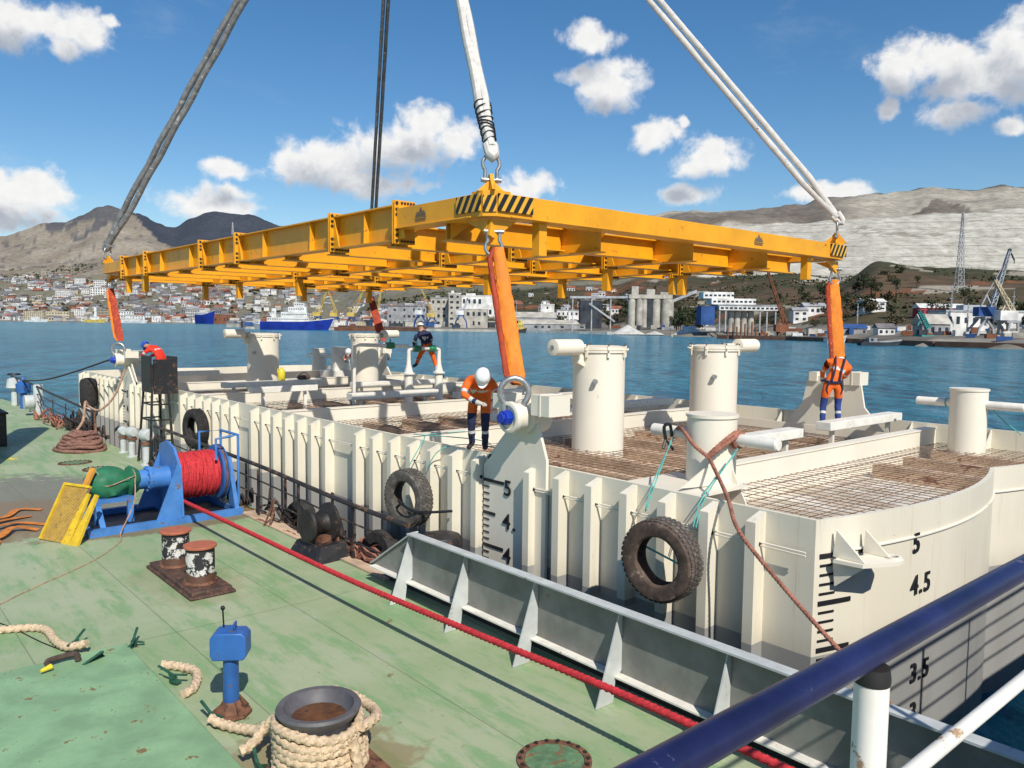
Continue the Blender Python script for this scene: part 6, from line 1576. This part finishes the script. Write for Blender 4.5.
# ---------------- cranes and masts
def lattice(b, p, q, w, nseg, r, w2=None, m=0):
    p, q = V(p), V(q); d = (q - p).normalized(); u = d.cross(V((0, 1, 0))).normalized(); v2 = d.cross(u); w2 = w if w2 is None else w2
    cor = lambda k: [(p + (q - p) * k) + (u * a + v2 * c) * (w + (w2 - w) * k) / 2 for a, c in ((-1, -1), (1, -1), (1, 1), (-1, 1))]
    A = cor(0); Z_ = cor(1)
    for a, z in zip(A, Z_): b.bar(a, z, r, r, m)
    for i in range(nseg):
        A, Z_ = cor(i / nseg), cor((i + 1) / nseg)
        for k in range(4): b.bar(A[k], Z_[(k + 1) % 4], r * .7, r * .7, m); b.bar(A[k], A[(k + 1) % 4], r * .7, r * .7, m)
def portal_crane(px, d, lab, h, reach, top, mats, yaw=0, z=2.5, legw=5, nm='harbour_crane'):
    t = thing(nm, lab, 'crane', at(px, d, z), FR + yaw)
    b = MB()
    for s in (-1, 1):
        for y in (-3, 3): b.bar((s * legw, y, 0), (s * legw * .85, y, h * .55), .7, .7); b.bar((s * legw * .85, y, h * .55), (s * 1.5, y, h), .7, .7)
    b.bb(-2.5, 2.5, -3.4, 3.4, h, h + .8); b.build('portal', mats[0], t, smooth=0)
    cs = .55 if legw < 1.5 else 1
    MB().bb(-4.2 * cs, 2.2 * cs, -2 * cs, 2 * cs, h + .9, h + .9 + 3.5 * cs).build('cab', mats[1], t, smooth=0)
    b = MB(); lattice(b, (1.5, 0, h + 3.5), (reach, 0, top), 1.6, 9, .28, .7); b.bar((-2.5, 0, h + 4.4), (-.5, 0, h + 9), .5, .5); b.bar((1.8, 0, h + 4.4), (-.5, 0, h + 9), .4, .4); b.bar((-.5, 0, h + 9), (reach * .8, 0, h + 3.5 + (top - h - 3.5) * .8), .2, .2); b.build('boom', mats[2], t, smooth=0)
    b = MB(); b.bar((reach, 0, top), (reach + 1.9, 0, top - 3.6), .45, .45); b.bar((reach + 1.9, 0, top - 3.6), (reach + 1.9, 0, top - 5), .2, .2); b.ell((reach, 0, top), (.7, .7, .7)); b.build('jib_head', 'far_dark', t, smooth=0)
    return t
portal_crane(986, 300, 'blue cabbed harbour crane with grey boom pointing up at the right edge', 7.5, 7.2, 33, ('far_steel', 'far_blue', 'far_steel'))
portal_crane(1008, 292, 'pale slim lattice crane leaning left behind the blue cabbed crane', 6, -6, 22, ('far_steel', 'far_white', 'far_cream'), z=2.5, legw=2)
portal_crane(924, 305, 'small teal quay crane at the right waterfront', 1.0, -2.4, 11, ('far_teal', 'far_dark', 'far_teal'), legw=1.2, z=1.8)
portal_crane(783, 400, 'rusty brown lattice crane leaning left above the right shore', 1, -9, 33, ('far_rust', 'far_rust', 'far_rust'), legw=2, z=2)
for px, dd, rc, tp, lab in ((318, 690, 9, 34, 'yellow harbour crane behind the white and blue ship'), (352, 700, 12, 36, 'pale yellow harbour crane right of the white and blue ship'), (335, 720, -8, 38, 'yellow crane leaning left behind the ship superstructure'), (432, 690, -11, 36, 'yellow crane with its boom up just left of the near orange sling'), (376, 680, 4, 30, 'yellow crane directly behind the hanging dark red sling')):
    portal_crane(px, dd, lab, 8, rc, tp, ('far_blue', 'far_yellow', 'far_yellow'))
for px, dd, lab in ((420, 660, 'grey blue dock crane portal behind the middle worker'), (461, 655, 'dark portal base with white cab on the quay left of the near orange sling')):
    portal_crane(px, dd, lab, 10, 5, 24, ('far_blue', 'far_white', 'far_steel'))
def mast(px, d, h, w, lab, m='far_steel', nm='lattice_mast', z=None):
    b = MB(); lattice(b, (0, 0, 0), (0, 0, h), w, 14, w * .05 + .06, w * .15)
    for k in (.62, .75, .88): b.bar((-w * .9, 0, h * k), (w * .9, 0, h * k), .25, .25)
    o = b.build(nm, m, smooth=0); o.location = at(px, d, z); o.rotation_euler.z = FR; tag(o, lab, 'mast')
mast(957, 520, 52, 4.5, 'grey lattice power pylon standing before the white cliff')
mast(950, 330, 22, .9, 'slim lamp mast on the right quay', z=2)
mast(1012, 330, 20, .7, 'thin mast near the right edge of the quay', z=2)
mast(967, 310, 14, .6, 'short mast left of the blue cabbed crane', z=2)
mast(857, 420, 16, .6, 'thin mast on the shore right of the right sling', z=3)
mast(234, 3900, 60, 9, 'white mast on top of the dark ridge', 'far_white', z=None)
for px, dd, lab in ((516, 650, 'thin light mast right of the near orange sling'), (568, 660, 'thin quay mast left of the silos'), (600, 640, 'thin quay mast beside the dark shed')): mast(px, dd, 24, .8, lab, z=2)

# ---------------- ships and boats
def ship(px, d, L, B, H, mats, lab, yaw, decks, nm='ship', z=0):
    t = thing(nm, lab, 'ship' if L > 20 else 'boat', at(px, d, z), FR + yaw)
    rings = []
    for i in range(13):
        u = i / 12; x = -L / 2 + L * u
        bw_ = B / 2 * (1 if u < .62 else max(.04, 1 - ((u - .62) / .38) ** 1.8)) * (.86 + .14 * min(1, u * 8))
        sh = H * (1 + .45 * max(0, (u - .5) / .5) ** 2)
        fl = .55 + .35 * (1 - max(0, (u - .6) / .4))
        rake = max(0, (u - .8) / .2) * L * .045
        rings.append([(x - rake, -bw_ * fl * .8, -1), (x - rake * .5, -bw_ * fl, H * .25), (x + rake, -bw_, sh), (x + rake, bw_, sh), (x - rake * .5, bw_ * fl, H * .25), (x - rake, bw_ * fl * .8, -1)])
    b = MB(); b.ring(rings); b.build('hull', mats[0], t, smooth=30)
    b = MB(); 
    for a, c in zip(rings[5:], rings[6:]):
        for s in (2, 3): b.bar(V(a[s]) + V((0, 0, .25)), V(c[s]) + V((0, 0, .25)), .3, .5)
    b.build('gunwale', mats[1], t, smooth=0)
    for (x0, x1, w_, z0, z1) in decks:
        k = MB(); k.bb(x0 * L, x1 * L, -w_ * B / 2, w_ * B / 2, z0 * H, z1 * H); s = k.build('deckhouse', mats[1], t, smooth=0)
        k = MB(); x = x0 * L + .6; zc3 = (z0 + z1) / 2 * H + .25 * (z1 - z0) * H * .4
        wn_ = None; ww = max(.9, L * .016)
        while x < x1 * L - 1:
            wn_ = MB().bb(0, ww, -.06, -.02, -.4, .4).build('window', 'far_window', s, smooth=0) if wn_ is None else dup(wn_, parent=s)
            wn_.location = (x, -w_ * B / 2, zc3); x += ww * 1.9
    return t
s = ship(296, 610, 52, 11, 6.2, ('ship_blue', 'far_white'), 'large blue and white ship moored at the far quay', 0.12, [(-.40, .20, .86, 1.0, 1.5), (-.20, .17, .8, 1.52, 2.15), (-.10, .16, .74, 2.17, 2.8), (-.02, .13, .6, 2.82, 3.3), (-.34, -.28, .3, 1.52, 2.6)])
b = MB(); lattice(b, (0, 0, 18), (0, 0, 27), 1.5, 5, .18, .4); b.bar((-2, 0, 23), (2, 0, 23), .2, .2); b.build('mast', 'far_white', s, smooth=0)
b = MB(); b.bb(-25.5, -20, -4.5, 4.5, 6.3, 8); b.bar((-21, -3, 6.3), (-24, -3, 14), .5, .5); b.bar((-21, 3, 6.3), (-24, 3, 14), .5, .5); b.build('stern_gantry', 'far_rust', s, smooth=0)
ship(206, 1950, 75, 22, 22, ('ship_blue', 'far_white'), 'blue ship bow with white rail beyond the left end of the frame', -.7, [(-.3, .2, .7, 1.0, 1.25)])
ship(95, 1900, 46, 12, 7, ('far_yellow', 'far_white'), 'small yellow hulled boat with white mast far left', .1, [(-.2, .25, .7, 1.0, 2.0), (-.02, .10, .4, 2.02, 5.2)])
ship(132, 1880, 70, 12, 5, ('far_white', 'far_white'), 'low white ferry by the far left shore right of the orange sling', .0, [(-.35, .3, .8, 1.0, 2.0)])
ship(36, 1900, 50, 11, 5, ('far_white', 'far_white'), 'small white launch near the far left shore', .2, [(-.2, .2, .8, 1.0, 2.4)])
ship(268, 620, 22, 7, 3.5, ('far_steel', 'far_white'), 'pale grey launch left of the blue and white ship', 3.1, [(-.2, .3, .7, 1.0, 2.0)])
ship(519, 585, 11, 5, 2.6, ('far_dark', 'far_yellow'), 'small yellow tug moored right of the near orange sling', .1, [(-.2, .3, .7, 1.0, 2.6), (-.05, .2, .5, 2.62, 3.6)])
ship(836, 318, 9, 3.4, 1.7, ('far_white', 'far_white'), 'white motor boat at the shore under the right sling', .25, [(-.2, .25, .7, 1.0, 2.0)])
ship(880, 272, 14, 4, 1.2, ('far_dark', 'far_grey'), 'low dark work barge along the right quay', .05, [(-.3, -.1, .6, 1.0, 2.2)])
ship(355, 600, 30, 8, 2.6, ('far_rust', 'far_brown'), 'rusty red brown barge moored right of the blue and white ship', .05, [(-.4, .3, .8, 1.0, 1.5)])
ship(400, 620, 40, 8, 2.2, ('far_brown', 'far_brown'), 'dark brown barge below the grey port store', .05, [(-.4, .2, .8, 1.0, 1.4)])
b = MB(); b.lathe((0, 0, 0), [(.7, -.5), (.7, .9), (.3, 1.0), (.3, 2.6), (.05, 2.9)], 12); o = b.build('channel_buoy', 'far_cream'); o.location = at(672, 460, 0); tag(o, 'small pale channel buoy on the water before the silos', 'buoy')
# dolphins (piles) in front of the cement works
b0 = None
for i, (px, hh) in enumerate(((728, 5.5), (733, 8), (737, 6), (741, 9), (745, 7.5), (748, 5.5), (752, 8.5), (756, 6))):
    if b0 is None: b0 = MB().lathe((0, 0, 0), [(.45, -2), (.4, 1), (.05, 1.02)], 8).build('mooring_pile', 'far_rust'); tag(b0, 'rusty mooring pile standing in the water before the cement works', 'pile', 'piles before the cement works'); o = b0
    else: o = dup(b0)
    o.location = at(px, 385 + (i % 3) * 6, 0); o.scale = (1, 1, hh)
# quay walls
def quay(pts, lab, m='far_concrete'):
    b = MB()
    for (p, d), (p2, d2) in zip(pts, pts[1:]):
        a, c = V(at(p, d, .6)), V(at(p2, d2, .6)); b.bar(a, c, 5, 2.4)
    tag(b.build('quay_wall', m, smooth=0), lab, 'quay')
quay([(246, 640), (300, 645), (420, 650), (500, 640)], 'low quay wall along the far harbour behind the ship')
quay([(500, 636), (560, 585), (610, 545)], 'stone quay edge between the orange sling and the gravel heaps', 'gravel')
quay([(720, 400), (790, 372), (830, 345), (868, 306), (940, 268), (1060, 236)], 'dark stone quay along the right shore', 'far_brown')
# containers, stacks and vehicles on the quays
cp = {}
rnd = random.Random(33)
cm = ['far_white', 'far_grey', 'far_rust', 'far_dark', 'far_concrete', 'far_blue', 'far_white', 'far_cream']
for i in range(150):
    u = rnd.random()
    if u < .36: px = rnd.uniform(250, 500); d = rnd.uniform(655, 760)
    elif u < .6: px = rnd.uniform(500, 720); d = 655 - (px - 500) * .82 * .9 + rnd.uniform(10, 70)
    else: px = rnd.uniform(760, 1030); d = 405 - (px - 750) * .60 + rnd.uniform(4, 55)
    k = rnd.randrange(8)
    s = rnd.uniform(.6, 1.2) * (d / 500 if d > 500 else .72 if d > 330 else .55)
    if k not in cp:
        b = MB(); b.bb(-3, 3, -1.2, 1.2, .15, 2.6)
        for x in range(9): b.bb(-2.9 + x * .7, -2.7 + x * .7, -1.26, -1.2, .3, 2.5)
        for sx in (-2.6, 2.6): b.bb(sx - .3, sx + .3, -1, 1, -.6, .15)
        nm_ = cm[k].split('_')[1]
        o = b.build('cargo_container', cm[k], smooth=0); cp[k] = tag(o, '%s cargo box among the clutter on the far quays' % {'white': 'small white' if k == 0 else 'plain white', 'grey': 'grey', 'rust': 'rust red', 'dark': 'dark', 'concrete': 'stone coloured', 'blue': 'blue', 'cream': 'cream'}[nm_], 'cargo box', 'cargo boxes on the far quays')
    else: o = dup(cp[k])
    o.location = at(px, d, max(1.8, gz(px, d))); o.rotation_euler = (0, 0, FR + rnd.choice([0, 0, .3, -.4, 1.3])); o.scale = (s * rnd.uniform(.7, 1.3), s, s * rnd.uniform(.7, 1.5))
